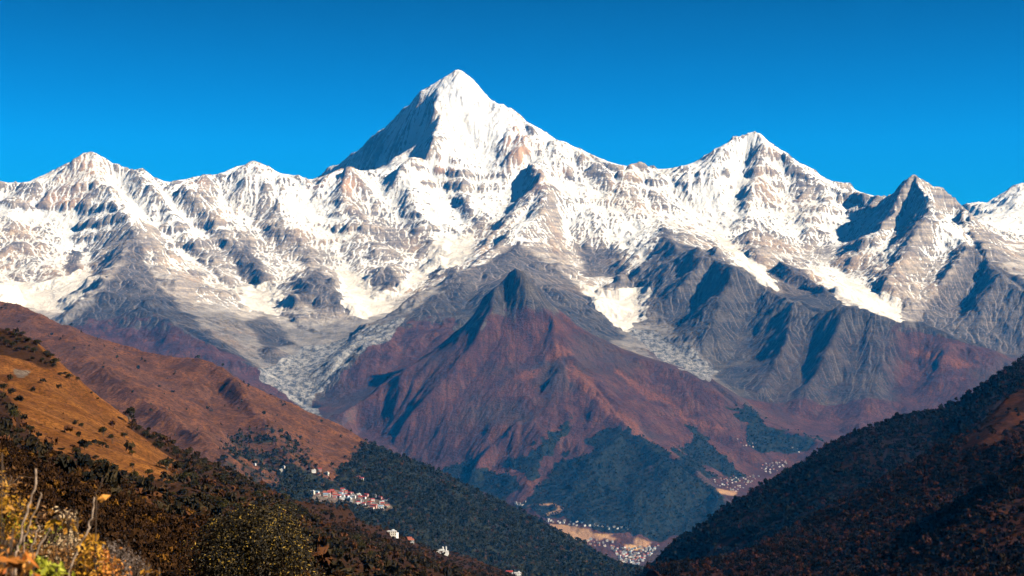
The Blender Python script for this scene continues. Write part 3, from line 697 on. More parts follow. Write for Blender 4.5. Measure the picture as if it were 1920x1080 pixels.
# ------------------------------------------------------------------ nearer hills
class Sheet:
    """a hill as a height field over the ground, drawn through traced crests, ribs and gullies (px, py, km)"""
    def __init__(s, lines, x0, x1, y0, y1, cell, crest=None, back=(500.0, 260.0), flats=(), seed=1, warp=0.5, rough=2.0, rscale=120.0, er=0.5, coarse=True, S=2):
        s.x0, s.y0, s.cell = x0, y0, cell
        xs = np.arange(x0, x1, cell); ys = np.arange(y0, y1, cell)
        shape = (len(ys) // S + 1, len(xs) // S + 1)
        L3 = [np.array([at(p[0], p[1], p[2] * 1000.0) for p in L]) for L in lines]
        cr = L3[0]
        if back:
            L3.append(cr + np.array((0, back[0], -back[1])))
        for q in flats:
            L3.append(np.array(q, float))
        pts = []
        for L in L3:
            for a, b in zip(L[:-1], L[1:]):
                n = int(np.hypot(*(a - b)[:2]) / cell / S * 2) + 2
                t = np.linspace(0, 1, n)[:, None]
                p = a[None] * (1 - t) + b[None] * t
                pts.append(np.stack(((p[:, 1] - y0) / cell / S, (p[:, 0] - x0) / cell / S, p[:, 2]), -1))
        pts = np.concatenate(pts)
        ok = (pts[:, 0] >= 0) & (pts[:, 0] < shape[0]) & (pts[:, 1] >= 0) & (pts[:, 1] < shape[1])
        h = laplace(shape, pts[ok])
        X, Y = np.meshgrid(xs, ys)
        gy, gx = (Y - y0) / cell / S, (X - x0) / cell / S
        wx = fbm(X, Y, rscale * 2.5, 5, 0.55, seed=3.0 + seed) * warp * 30 / cell / S; wy = fbm(X, Y, rscale * 2.5, 5, 0.55, seed=8.0 + seed) * warp * 30 / cell / S
        z = blur(bilerp(h, gy + wy, gx + wx), 2)
        sl = np.hypot(np.gradient(z, cell, axis=1), np.gradient(z, cell, axis=0))
        k = smooth(0.05, 0.4, sl) * smooth(5, 200, Y)
        z = z + k * (fbm(X, Y, rscale, 6, 0.55, True, seed) - 0.2) * rough
        if coarse:
            zc = z[::3, ::3]
            ze, _ = erode(zc, np.full(zc.shape[0], cell * 3), 3, int(zc.size * 0.15), 70, 40 + seed, kc=er, er=0.2, dep=0.08)
            z = z + bilerp(blur(ze, 1) - zc, (Y - y0) / cell / 3, (X - x0) / cell / 3)
        z, f = erode(z, np.full(z.shape[0], cell), 3, int(z.size * 0.12), 60, 50 + seed, kc=er * 0.8, er=0.2, dep=0.08)
        d_num = np.zeros(z.size); d_den = np.zeros(z.size)
        for a, b in zip(cr[:-1], cr[1:]):
            t = np.linspace(0, 1, 80)[:, None]
            p = a[None] * (1 - t) + b[None] * t
            j = (p[:, 1] - y0) / cell; i = (p[:, 0] - x0) / cell
            ok = (j > 1) & (j < z.shape[0] - 2) & (i > 1) & (i < z.shape[1] - 2)
            kk = j[ok].round().astype(int) * z.shape[1] + i[ok].round().astype(int)
            np.add.at(d_num, kk, p[ok, 2] - bilerp(z, j[ok], i[ok])); np.add.at(d_den, kk, 1)
        has = d_den > 0
        d_num[has] /= d_den[has]; d_den[has] = 1
        nb = blur(d_num.reshape(z.shape), 12); db = blur(d_den.reshape(z.shape), 12)
        z = z + nb / np.maximum(db, 1e-6) * np.clip(db * 5, 0, 1)
        s.X, s.Y, s.Z, s.F = X, Y, z, np.log1p(f)
        s.PX, s.PY = to_px(X, np.maximum(Y, 1.0), z)
        s.sl = np.hypot(np.gradient(z, cell, axis=1), np.gradient(z, cell, axis=0))
        s.streak = np.clip((s.F - blur(s.F, 6)) * 0.5, -1, 1)
    def z(s, x, y):
        return bilerp(s.Z, (np.asarray(y, float) - s.y0) / s.cell, (np.asarray(x, float) - s.x0) / s.cell)
    def sample(s, arr, x, y):
        return bilerp(arr, (np.asarray(y, float) - s.y0) / s.cell, (np.asarray(x, float) - s.x0) / s.cell)
    def hit(s, px, py, y0, y1, n=1500):
        """the point of the sheet seen at pixel (px, py), first along the ray"""
        ds = np.linspace(y0, y1, n)
        p = np.array([at(px, py, 1.0)]) * ds[:, None]
        under = p[:, 2] <= s.z(p[:, 0], p[:, 1])
        if not under.any(): return None
        k = int(np.argmax(under))
        return np.array((p[k, 0], p[k, 1], float(s.z(p[k, 0], p[k, 1]))))

def left_mid():
    return Sheet([
        [(-140, 535, 6.0), (0, 565, 5.9), (38, 572, 5.85), (62, 584, 5.8), (115, 610, 5.75), (159, 627, 5.7), (241, 651, 5.6), (270, 659, 5.55), (327, 671, 5.5), (366, 673, 5.45), (400, 680, 5.4), (419, 697, 5.35), (457, 724, 5.3), (510, 743, 5.25), (578, 772, 5.2), (640, 798, 5.2),
         (702, 836, 5.15), (770, 866, 5.1), (811, 881, 5.1), (879, 914, 5.05), (954, 952, 5.0), (1029, 989, 5.0), (1104, 1027, 4.95), (1160, 1076, 4.9), (1260, 1142, 4.9)],
        [(400, 680, 5.4), (436, 715, 5.15), (468, 758, 4.92), (498, 795, 4.72), (530, 840, 4.5), (570, 890, 4.3)],
        [(398, 730, 5.18), (420, 785, 4.92), (440, 830, 4.65), (470, 880, 4.3)],
        [(115, 612, 5.7), (150, 650, 5.3), (200, 695, 4.95), (280, 755, 4.6), (370, 815, 4.25), (430, 860, 4.05)],
        [(230, 655, 5.6), (290, 700, 5.25), (340, 745, 4.95), (400, 800, 4.6), (450, 850, 4.3)],
        [(300, 672, 5.5), (350, 715, 5.15), (390, 760, 4.9)],
        [(40, 585, 5.8), (90, 650, 5.3), (150, 720, 4.9), (240, 790, 4.5), (330, 850, 4.2)],
        [(0, 600, 5.7), (60, 680, 5.0), (130, 760, 4.5), (250, 840, 4.1)],
        [(578, 772, 5.2), (600, 830, 4.85), (640, 890, 4.55)], [(680, 825, 5.15), (720, 890, 4.7), (760, 950, 4.35), (820, 1010, 4.1)], [(640, 805, 5.18), (665, 870, 4.75)],
        [(820, 885, 5.05), (860, 950, 4.65), (900, 1010, 4.3)], [(900, 930, 5.0), (950, 1000, 4.6), (1000, 1060, 4.4)], [(760, 865, 5.1), (800, 930, 4.7), (850, 1000, 4.3)],
        [(575, 922, 4.4), (640, 930, 4.35), (700, 940, 4.3), (735, 948, 4.28)], [(580, 938, 4.28), (650, 950, 4.22), (720, 958, 4.2)],
        [(560, 985, 3.9), (660, 1005, 3.85), (760, 1040, 3.8), (900, 1080, 3.9), (1050, 1110, 4.2)],
        [(-140, 900, 3.4), (200, 950, 3.4), (500, 1030, 3.4), (800, 1090, 3.4), (1050, 1150, 3.6)],
        ], -2350, 620, 3300, 6600, 4.0, back=(750, 420), seed=1, rough=26, rscale=260, er=0.9)

def left_near():
    return Sheet([
        [(-140, 560, 1.0), (0, 616, 1.0), (24, 622, 1.0), (63, 637, .99), (87, 665, .98), (116, 688, .975), (149, 717, .97), (183, 748, .96), (231, 781, .955), (260, 799, .965), (313, 833, 1.0), (356, 852, 1.03), (409, 877, 1.08), (481, 906, 1.15), (520, 929, 1.25),
         (600, 955, 1.45), (635, 969, 1.55), (710, 999, 1.75), (770, 1022, 1.95), (860, 1045, 2.1), (972, 1082, 2.2), (1080, 1130, 2.2)],
        [(60, 690, .85), (89, 720, .81), (133, 753, .765), (189, 787, .73), (240, 835, .67), (300, 885, .6), (360, 950, .5)],
        [(55, 722, .81), (100, 772, .72), (165, 818, .64), (225, 875, .56), (280, 950, .46)],
        [(-60, 690, .75), (10, 728, .70), (29, 747, .675), (67, 789, .615), (111, 822, .565), (165, 865, .5), (210, 920, .42)],
        [(-80, 770, .58), (0, 800, .5), (60, 850, .42), (120, 910, .34)],
        [(-90, 820, .3), (0, 850, .25), (80, 910, .2), (160, 980, .16)],
        [(340, 870, .95), (400, 920, .8), (460, 990, .62)], [(420, 890, 1.02), (520, 960, .85), (640, 1060, .66)], [(560, 960, 1.3), (680, 1030, 1.1), (780, 1090, 1.0)],
        [(700, 1010, 1.65), (760, 1060, 1.5), (820, 1100, 1.45)], [(800, 1040, 1.9), (880, 1085, 1.75)],
        [(450, 1100, .2), (640, 1180, .2), (900, 1250, .25)], [(480, 1130, .055), (300, 1120, .05)],
        ], -420, 1000, -40, 2700, 2.5, back=(420, 300), flats=[[(-6, -30, -1.2), (-1.5, 0, -1.75), (-1.0, 4, -2.2), (2, 25, -5.5)], [(-40, 30, 2.0), (-30, 5, 6.0)], [(60, -30, -28.0), (60, 60, -34.0)], [(-400, 60, 60), (-400, 500, 80)], [(990, -30, -380), (990, 2690, -520)], [(500, -30, -300), (700, 800, -330), (980, 1500, -420)], [(-410, 2690, -300), (990, 2690, -520)]],
        seed=2, rough=3.4, rscale=70, er=0.35, warp=0.25)

def right_far():
    return Sheet([
        [(2080, 570, 3.3), (2010, 610, 3.27), (1920, 672, 3.2), (1884, 698, 3.18), (1845, 727, 3.15), (1802, 751, 3.12), (1759, 770, 3.1), (1720, 785, 3.1), (1682, 790, 3.1), (1634, 803, 3.05), (1595, 818, 3.02), (1556, 840, 3.0), (1532, 854, 3.0), (1489, 881, 3.0), (1450, 907, 2.97),
         (1417, 920, 2.95), (1359, 956, 2.92), (1296, 1000, 2.9), (1248, 1034, 2.85), (1200, 1077, 2.8), (1120, 1150, 2.8)],
        [(1720, 775, 3.1), (1708, 850, 2.82), (1650, 930, 2.62)], [(1790, 770, 3.05), (1750, 850, 2.8), (1720, 880, 2.7)], [(1634, 793, 3.05), (1600, 880, 2.75), (1550, 960, 2.55)],
        [(1600, 815, 2.98), (1560, 900, 2.72), (1500, 970, 2.55)], [(1556, 830, 3.0), (1520, 920, 2.7), (1460, 1000, 2.52)], [(1460, 900, 2.93), (1410, 990, 2.65)], [(1359, 946, 2.92), (1330, 1020, 2.66)],
        [(1890, 700, 3.1), (1850, 770, 2.85)], [(1850, 725, 3.1), (1810, 790, 2.85)],
        [(2080, 680, 2.6), (1900, 775, 2.55), (1800, 840, 2.5), (1680, 915, 2.45), (1540, 995, 2.4), (1400, 1075, 2.35), (1250, 1150, 2.35)],
        [(1080, 1200, 2.8), (1080, 1300, 2.4), (1080, 1300, 3.3)], [(1000, 1500, 2.2), (1600, 1500, 2.2)],
        ], 90, 1250, 2150, 3950, 4.0, back=(600, 380), seed=3, rough=10, rscale=180, er=0.6)

def right_near():
    return Sheet([
        [(2080, 629, 2.0), (2010, 669, 1.98), (1920, 730, 1.95), (1889, 744, 1.93), (1865, 774, 1.9), (1817, 814, 1.88), (1768, 843, 1.86), (1682, 887, 1.84), (1614, 927, 1.82), (1537, 965, 1.8), (1470, 1005, 1.78), (1393, 1039, 1.76), (1335, 1063, 1.75), (1292, 1102, 1.74), (1220, 1190, 1.74), (1150, 1260, 1.74)],
        [(1900, 770, 1.82), (1850, 840, 1.68), (1760, 930, 1.55), (1660, 1010, 1.45)],
        [(1940, 800, 1.7), (1890, 860, 1.58), (1800, 950, 1.47), (1700, 1040, 1.38), (1640, 1100, 1.33)],
        [(2080, 740, 1.45), (1980, 840, 1.36), (1925, 890, 1.3), (1850, 965, 1.23), (1780, 1050, 1.17), (1740, 1110, 1.12)],
        [(1682, 878, 1.84), (1640, 950, 1.65), (1580, 1020, 1.5)], [(1600, 930, 1.78), (1550, 1000, 1.62)], [(1500, 990, 1.75), (1460, 1050, 1.6)],
        [(2080, 1000, 1.0), (1900, 1110, .95), (1700, 1180, .95), (1400, 1200, 1.2), (1250, 1180, 1.4)],
        [(1180, 1250, 1.74), (1150, 1350, 1.5)],
        ], 130, 760, 880, 2500, 3.0, back=(380, 280), seed=4, rough=7, rscale=120, er=0.5)

# ------------------------------------------------------------------ what grows on the hills
def hill_material(name, grass_a, grass_b, earth, wood=(0.02, 0.022, 0.014), fine=4.0, bump=1.5):
    m = N(name, 0.95, 0.05)
    n_f = m.noise(1 / fine, 6, 0.72); n_m = m.noise(1 / (fine * 9), 5, 0.62); n_l = m.noise(1 / (fine * 50), 4, 0.6)
    streak = m.attr('streak')
    g = m.mix(m.ramp(n_m, 0.36, 0.64), grass_a, grass_b)
    g = m.mix(m.ramp(n_l, 0.45, 0.65, 0, 0.6), g, earth)
    g = m.mix(m.ramp(n_f, 0.44, 0.62, 0, 0.75), g, tuple(c * 0.35 for c in grass_a))
    g = m.mix(m.ramp(n_f, 0.30, 0.42, 0.45, 0), g, tuple(min(1, c * 1.5) for c in grass_b))
    g = m.mix(m.ramp(streak, 0.1, 0.6, 0, 0.5), g, tuple(c * 0.5 for c in earth))
    w = m.math('ADD', m.attr('wood'), m.math('MULTIPLY', m.math('SUBTRACT', n_m, 0.5), 0.9))
    g = m.mix(m.ramp(w, 0.35, 0.6), g, m.mix(m.ramp(n_f, 0.4, 0.6), wood, tuple(c * 1.9 for c in wood)))
    r = m.math('ADD', m.attr('bare'), m.math('MULTIPLY', m.math('SUBTRACT', n_m, 0.5), 0.8))
    g = m.mix(m.ramp(r, 0.45, 0.6), g, m.mix(m.ramp(n_f, 0.42, 0.6), (0.22, 0.17, 0.13), (0.11, 0.07, 0.05)))
    m.color(m.dim(g, 0.6))
    m.bump(m.noise(1 / (fine * 1.4), 7, 0.75), bump, 1.0)
    return m.m

def foliage_material(name, dark, light, warm=None, warm_share=0.0, leaf=False):
    m = N(name, 0.75 if leaf else 0.9, 0.25 if leaf else 0.05)
    t = m.attr('tint')
    c = m.mix(t, dark, light)
    if warm:
        c = m.mix(m.ramp(m.attr('warm'), 1 - warm_share, min(1.0, 1 - warm_share + 0.12)), c, warm)
    m.color(m.dim(c, 0.72))
    return m.m

def leaf_clump(rs, n, size, r=(1, 1, 1), lobes=5, shell=0.55, tri=True, base=0.15):
    """loose leaves filling an uneven crown of unit size; returns (n, k, 3) corner points and a tint per leaf"""
    lc_ = rs.normal(size=(lobes, 3)); lc_ /= np.linalg.norm(lc_, axis=1)[:, None]
    lc_ *= rs.uniform(0.25, 0.55, (lobes, 1)); lc_[:, 2] = np.abs(lc_[:, 2]) * 0.9
    lr = rs.uniform(0.38, 0.62, lobes)
    k = rs.randint(0, lobes, n)
    d = rs.normal(size=(n, 3)); d /= np.linalg.norm(d, axis=1)[:, None]
    d[:, 2] = np.where(d[:, 2] < -0.5, -d[:, 2], d[:, 2])
    p = lc_[k] + d * (lr[k] * rs.uniform(shell, 1.0, n))[:, None]
    p = p * np.array(r) + np.array((0, 0, r[2] * 0.75 + base))
    a = rs.normal(size=(n, 3)) + d * 0.8; a /= np.linalg.norm(a, axis=1)[:, None]
    b = np.cross(a, rs.normal(size=(n, 3))); b /= np.linalg.norm(b, axis=1)[:, None] + 1e-9
    c = np.cross(a, b)
    s = size * rs.uniform(0.6, 1.3, (n, 1))
    if tri:
        q = np.stack((p + b * s, p - b * s * 0.6 + c * s * 0.8, p - b * s * 0.6 - c * s * 0.8), 1)
    else:
        q = np.stack((p - b * s, p + c * s * 0.45, p + b * s, p - c * s * 0.45), 1)
    tint = np.clip(0.5 + 0.3 * rs.normal(size=n), 0, 1)
    return q, tint

def conifer_clump(rs, n, size):
    h = 1 - np.sqrt(rs.rand(n)) * 0.95
    a = rs.rand(n) * 2 * math.pi; rr = (1 - h) * 0.26 * rs.uniform(0.5, 1.1, n) + 0.015
    p = np.stack((np.cos(a) * rr, np.sin(a) * rr, h * 1.0 + 0.02), -1)
    out = np.stack((np.cos(a), np.sin(a), -0.5 + 0 * a), -1)
    side = np.stack((-np.sin(a), np.cos(a), 0.4 * rs.normal(size=n)), -1)
    s = (size * (0.5 + (1 - h)) * rs.uniform(0.7, 1.3, n))[:, None]
    q = np.stack((p + out * s, p - out * s * 0.4 + side * s * 0.7 + np.array((0, 0, 0.3)) * s, p - out * s * 0.4 - side * s * 0.7 + np.array((0, 0, 0.3)) * s), 1)
    return q, np.clip(0.45 + 0.3 * rs.normal(size=n), 0, 1)

def leaves_mesh(name, q, tint, warm=None):
    """a mesh of separate small faces from (n, k, 3) corners"""
    n, k = q.shape[:2]
    me = bpy.data.meshes.new(name)
    me.vertices.add(n * k); me.vertices.foreach_set('co', q.reshape(-1).astype(np.float32))
    me.loops.add(n * k); me.loops.foreach_set('vertex_index', np.arange(n * k, dtype=np.int32))
    me.polygons.add(n); me.polygons.foreach_set('loop_start', (np.arange(n) * k).astype(np.int32))
    a = me.attributes.new('tint', 'FLOAT', 'POINT'); a.data.foreach_set('value', np.repeat(tint, k).astype(np.float32))
    if warm is not None:
        a = me.attributes.new('warm', 'FLOAT', 'POINT'); a.data.foreach_set('value', np.repeat(warm, k).astype(np.float32))
    me.update(calc_edges=True)
    return me

def wood_mesh(name, protos, pos, scale, rs, mat, hvar=0.25):
    """a wood that reads as one mass: every tree a small crown of leaf faces standing on the slope"""
    Q, T, W = [], [], []
    which = rs.randint(0, len(protos), len(pos))
    for i, (q, t) in enumerate(protos):
        P = pos[which == i]; s = scale[which == i]
        if not len(P): continue
        a = rs.rand(len(P)) * 2 * math.pi
        ca, sa = np.cos(a), np.sin(a)
        hv = 1 + hvar * rs.normal(size=len(P))
        x = q[None, :, :, 0] * ca[:, None, None] - q[None, :, :, 1] * sa[:, None, None]
        y = q[None, :, :, 0] * sa[:, None, None] + q[None, :, :, 1] * ca[:, None, None]
        z = np.broadcast_to(q[None, :, :, 2], x.shape) * hv[:, None, None]
        g = np.stack((x, y, z), -1) * s[:, None, None, None] + P[:, None, None, :]
        Q.append(g.reshape(-1, q.shape[1], 3))
        tt = np.clip(t[None] + 0.22 * rs.normal(size=(len(P), 1)), 0, 1)
        T.append(tt.reshape(-1)); W.append(np.repeat(rs.rand(len(P)), len(t)))
    me = leaves_mesh(name, np.concatenate(Q), np.concatenate(T), np.concatenate(W))
    me.materials.append(mat)
    o = bpy.data.objects.new(name, me); COL.objects.link(o)
    return o

def scatter(sh, rs, n, mask, ymin=0, ymax=1e9):
    """n random points on a sheet, kept where mask says so"""
    j = rs.rand(n) * (sh.Z.shape[0] - 2); i = rs.rand(n) * (sh.Z.shape[1] - 2)
    keep = bilerp(mask, j, i) > rs.rand(n)
    j, i = j[keep], i[keep]
    x = sh.x0 + i * sh.cell; y = sh.y0 + j * sh.cell
    p = np.stack((x, y, bilerp(sh.Z, j, i)), -1)
    return p[(y > ymin) & (y < ymax)]

def in_view(p, margin=60):
    px, py = to_px(p[:, 0], p[:, 1], p[:, 2])
    return (px > -margin) & (px < 1920 + margin) & (py > 0) & (py < 1080 + margin * 2)

def poly_on(sh, polys, soft=2, jit=14, seed=0.0):
    jx = fbm(sh.X, sh.Y, 90.0, 4, 0.6, seed=61 + seed) * jit; jy = fbm(sh.X, sh.Y, 90.0, 4, 0.6, seed=67 + seed) * jit * 0.7
    m = polymask(polys, sh.PX + jx, sh.PY + jy, soft)
    return np.where(sh.Y > 20, m, 0)

RS = np.random.RandomState(42)
BROAD = [leaf_clump(RS, 34, 0.26, (0.62, 0.62, 0.5), 5) for _ in range(6)]
SMALL = [leaf_clump(RS, 14, 0.36, (0.6, 0.6, 0.5), 4) for _ in range(6)]
CONE = [conifer_clump(RS, 26, 0.13) for _ in range(5)]
CONES = [conifer_clump(RS, 12, 0.19) for _ in range(5)]
FINE = [leaf_clump(RS, 52, 0.21, (0.62, 0.62, 0.55), 6) for _ in range(6)]
UNDER = [leaf_clump(RS, 170, 0.10, (0.62, 0.62, 0.55), 7, 0.3) for _ in range(6)]

# ------------------------------------------------------------------ build: terrain
Q = float(os.environ.get('Q', '1'))
def struct(o, label=None):
    o['kind'] = 'structure'
    if label: o['label'] = label
    return o

FX, FY, FZ, FFL, FCELL = build_far()
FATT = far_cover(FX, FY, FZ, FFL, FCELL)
far_mat = far_material()
fpx, fpy = to_px(FX, FY, FZ)
RED = [(590, 800), (637, 776), (693, 741), (740, 708), (790, 678), (840, 645), (877, 618), (890, 585), (907, 555), (933, 535), (967, 498), (985, 508), (1020, 552), (1040, 586), (1080, 616), (1130, 646), (1180, 661), (1230, 676), (1290, 696), (1330, 716), (1370, 751), (1420, 781),
       (1480, 806), (1575, 835), (1500, 856), (1390, 912), (1300, 985), (1230, 1016), (1100, 982), (985, 945), (800, 905), (700, 860)]
red = (inside(RED, fpx, fpy) & (RMI(FY) < 12600))[:-1, :-1]
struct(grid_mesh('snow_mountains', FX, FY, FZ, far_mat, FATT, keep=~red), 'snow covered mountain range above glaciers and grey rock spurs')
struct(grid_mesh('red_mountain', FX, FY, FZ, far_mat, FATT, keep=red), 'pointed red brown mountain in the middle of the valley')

gm = N('ground', 0.95, 0.05)
gm.color(gm.mix(gm.ramp(gm.noise(1 / 300.0, 5, 0.6), 0.4, 0.6), (0.09, 0.05, 0.035), (0.05, 0.05, 0.03)))
gz = -1080.0
me = bpy.data.meshes.new('ground')
me.from_pydata([(-60000, -2000, gz), (60000, -2000, gz), (60000, 60000, gz), (-60000, 60000, gz)], [], [(0, 1, 2, 3)])
me.materials.append(gm.m)
go = bpy.data.objects.new('ground', me); COL.objects.link(go); struct(go, 'low valley ground under the mountains')

LM = left_mid(); LN = left_near(); RF = right_far(); RN = right_near()

LM_WOOD = [[(520, 905), (545, 870), (590, 880), (622, 905), (650, 872), (684, 838), (706, 822), (880, 885), (1100, 1000), (1300, 1110), (500, 1200), (440, 960), (440, 915)]]
LM_SPARSE = [[(380, 920), (405, 850), (445, 815), (490, 795), (535, 803), (575, 830), (600, 880), (600, 920), (500, 960), (380, 960)]]
LM_BARE = [[(578, 922), (640, 920), (735, 945), (735, 958), (650, 950), (590, 940)]]
RN_GRASS = [[(1790, 815), (1830, 775), (1880, 742), (1960, 715), (1960, 800), (1900, 835), (1850, 845)], [(1800, 805), (1820, 800), (1815, 812)]]
LN_WOOD = [[(-60, 1100), (-60, 830), (60, 830), (110, 850), (170, 865), (240, 890), (290, 905), (330, 915), (335, 880), (360, 868), (420, 890), (520, 935), (640, 975), (780, 1035), (1000, 1100), (1000, 1300), (0, 1300)],
           [(-60, 720), (0, 730), (40, 780), (60, 830), (-60, 830)], [(-60, 610), (0, 612), (60, 632), (110, 680), (90, 690), (50, 668), (0, 660), (-60, 660)], [(240, 770), (290, 800), (400, 850), (520, 905), (640, 940), (760, 990), (900, 1035), (1100, 1120), (900, 1110), (640, 985), (480, 930), (380, 895), (300, 842), (245, 803)]]
LN_BARE = [[(25, 690), (60, 690), (50, 710), (30, 712)]]

def cover(sh, wood, bare, noise=0.5):
    n = fbm(sh.X, sh.Y, 60.0, 5, 0.6, seed=71)
    w = np.clip(wood + noise * n, 0, 1) if wood is not None else np.zeros_like(sh.Z)
    return dict(wood=w, bare=bare if bare is not None else np.zeros_like(sh.Z), streak=sh.streak)

lm_w = np.maximum(poly_on(LM, LM_WOOD, 14, 40), 0.42 * poly_on(LM, LM_SPARSE, 14, 40, 3.0)); lm_b = poly_on(LM, LM_BARE, 2, 10)
ln_w = poly_on(LN, LN_WOOD, 3, 22); ln_b = poly_on(LN, LN_BARE, 2, 10)
rn_g = poly_on(RN, RN_GRASS, 4, 20)
struct(grid_mesh('grassy_hill', LM.X, LM.Y, LM.Z, hill_material('rust_grass', (0.105, 0.045, 0.022), (0.235, 0.092, 0.036), (0.13, 0.065, 0.045), fine=9.0, bump=4.0), cover(LM, lm_w, lm_b)), 'rust brown hill with forest on its lower slope')
struct(grid_mesh('hillside', LN.X, LN.Y, LN.Z, hill_material('orange_grass', (0.15, 0.052, 0.014), (0.33, 0.125, 0.030), (0.17, 0.070, 0.024), (0.030, 0.013, 0.006), fine=1.6, bump=0.5), cover(LN, ln_w, ln_b)), 'orange grass hillside with dark bushes')
struct(grid_mesh('wooded_hill', RF.X, RF.Y, RF.Z, hill_material('dark_wood_floor', (0.022, 0.011, 0.008), (0.04, 0.018, 0.012), (0.016, 0.013, 0.010), fine=6.0, bump=2.0), cover(RF, None, None)), 'dark wooded hill behind the nearer right slope')
struct(grid_mesh('wooded_slope', RN.X, RN.Y, RN.Z, hill_material('brown_wood_floor', (0.045, 0.018, 0.009), (0.105, 0.034, 0.015), (0.028, 0.018, 0.012), fine=4.0, bump=1.5), cover(RN, None, None)), 'dark brown wooded slope at the right edge')

# ------------------------------------------------------------------ woods that read as one mass
mat_wood_l = foliage_material('left_wood_leaves', (0.010, 0.014, 0.009), (0.042, 0.046, 0.022), (0.10, 0.050, 0.022), 0.10)
mat_wood_r = foliage_material('right_wood_leaves', (0.004, 0.006, 0.005), (0.015, 0.016, 0.010), (0.036, 0.013, 0.009), 0.2)
mat_wood_n = foliage_material('brown_wood_leaves', (0.006, 0.006, 0.004), (0.026, 0.016, 0.008), (0.066, 0.022, 0.010), 0.33)
def stuff(o, label):
    o['kind'] = 'stuff'; o['label'] = label; o['category'] = 'wood'
    return o
p = scatter(LM, RS, 150000, np.clip(cover(LM, lm_w, None, 0.8)['wood'] * 1.3 - 0.25 - 2 * lm_b, 0, 1)); p = p[in_view(p)]
print('left wood', len(p))
stuff(wood_mesh('forest', CONES + CONES + SMALL, p, RS.uniform(7, 13, len(p)), RS, mat_wood_l), 'dark green forest covering the lower slope of the rust brown hill')
dens = np.clip(0.55 + 0.9 * fbm(RF.X, RF.Y, 120.0, 4, 0.6, seed=5), 0.1, 1)
p = scatter(RF, RS, 60000, dens); p = p[in_view(p)]
print('right far wood', len(p))
stuff(wood_mesh('forest', SMALL + BROAD + CONE, p, RS.uniform(5.5, 10.5, len(p)), RS, mat_wood_r), 'dark forest on the far wooded hill at the right')
dens = np.clip(0.65 + 0.9 * fbm(RN.X, RN.Y, 80.0, 4, 0.6, seed=9) - 1.2 * rn_g, 0.03, 1)
p = scatter(RN, RS, 60000, dens); p = p[in_view(p)]
print('right near wood', len(p))
stuff(wood_mesh('forest', FINE, p, RS.uniform(3.0, 6.5, len(p)), RS, mat_wood_n), 'brown and green forest on the near slope at the right')

def far_hit(px, py, d0=9100.0, d1=15000.0):
    ds = np.linspace(d0, d1, 4000)
    p = np.array([at(px, py, 1.0)]) * ds[:, None]
    g = bilerp(FZ, np.log(ds / 9080.0) / 0.00062 * Q, (p[:, 0] / ds + U0) / 0.00062 * Q)
    under = p[:, 2] <= g
    if not under.any(): return None
    k = int(np.argmax(under))
    return np.array((p[k, 0], p[k, 1], g[k]))

n = 120000
jj = RS.rand(n) * (FZ.shape[0] * 0.42); ii = RS.rand(n) * (FZ.shape[1] - 2)
ok = bilerp(FATT['wood'], jj, ii) > 0.25 + 0.5 * RS.rand(n)
jj, ii = jj[ok], ii[ok]
dd = 9080.0 * np.exp(jj * 0.00062 / Q)
p = np.stack(((ii * 0.00062 / Q - U0) * dd, dd, bilerp(FZ, jj, ii)), -1)
mat_wood_f = foliage_material('far_wood_leaves', (0.010, 0.016, 0.011), (0.040, 0.048, 0.026), (0.07, 0.04, 0.02), 0.08)
stuff(wood_mesh('forest', CONES + SMALL, p, RS.uniform(10, 17, len(p)), RS, mat_wood_f), 'dark forest on the lower spurs of the central red brown mountain')

# ------------------------------------------------------------------ single bushes and trees of the near hillside
def tube(bm, pts, radii, sides=6):
    rings = []
    for k, (p, r) in enumerate(zip(pts, radii)):
        a = Vector(pts[max(k - 1, 0)]); b = Vector(pts[min(k + 1, len(pts) - 1)])
        t = (b - a).normalized()
        u = t.cross(Vector((0.3, 1, 0.1))).normalized(); w = t.cross(u)
        rings.append([bm.verts.new(Vector(p) + (u * math.cos(2 * math.pi * i / sides) + w * math.sin(2 * math.pi * i / sides)) * r) for i in range(sides)])
    for A, B in zip(rings[:-1], rings[1:]):
        for i in range(sides):
            bm.faces.new((A[i], A[(i + 1) % sides], B[(i + 1) % sides], B[i]))
    bm.faces.new(rings[0][::-1]); bm.faces.new(rings[-1])

def bm_obj(name, bm, mats, parent=None, smooth_=False):
    bmesh.ops.recalc_face_normals(bm, faces=bm.faces[:])
    me = bpy.data.meshes.new(name); bm.to_mesh(me); bm.free()
    if smooth_:
        for f in me.polygons: f.use_smooth = True
    for m_ in (mats if isinstance(mats, (list, tuple)) else [mats]): me.materials.append(m_)
    o = bpy.data.objects.new(name, me); COL.objects.link(o)
    if parent: o.parent = parent
    return o

def empty(name, loc, rz=0.0):
    o = bpy.data.objects.new(name, None); o.location = loc; o.rotation_euler = (0, 0, rz); o.empty_display_size = 0.5
    COL.objects.link(o)
    return o

def copy_tree(o, parent=None):
    c = o.copy(); COL.objects.link(c); c.parent = parent
    for ch in KIDS.get(o.name, []): copy_tree(ch, c)
    return c
KIDS = {}

bark = N('bark', 0.9, 0.1); bark.color(bark.mix(bark.ramp(bark.noise(20, 4, 0.6), 0.4, 0.6), (0.05, 0.035, 0.025), (0.11, 0.085, 0.06)))
mat_bush = [foliage_material('dark_bush_leaves', (0.010, 0.012, 0.007), (0.050, 0.044, 0.018), (0.11, 0.05, 0.015), 0.12),
            foliage_material('brown_bush_leaves', (0.022, 0.014, 0.008), (0.085, 0.046, 0.020), (0.13, 0.05, 0.018), 0.3),
            foliage_material('olive_bush_leaves', (0.014, 0.017, 0.007), (0.070, 0.062, 0.018), (0.14, 0.075, 0.015), 0.15)]

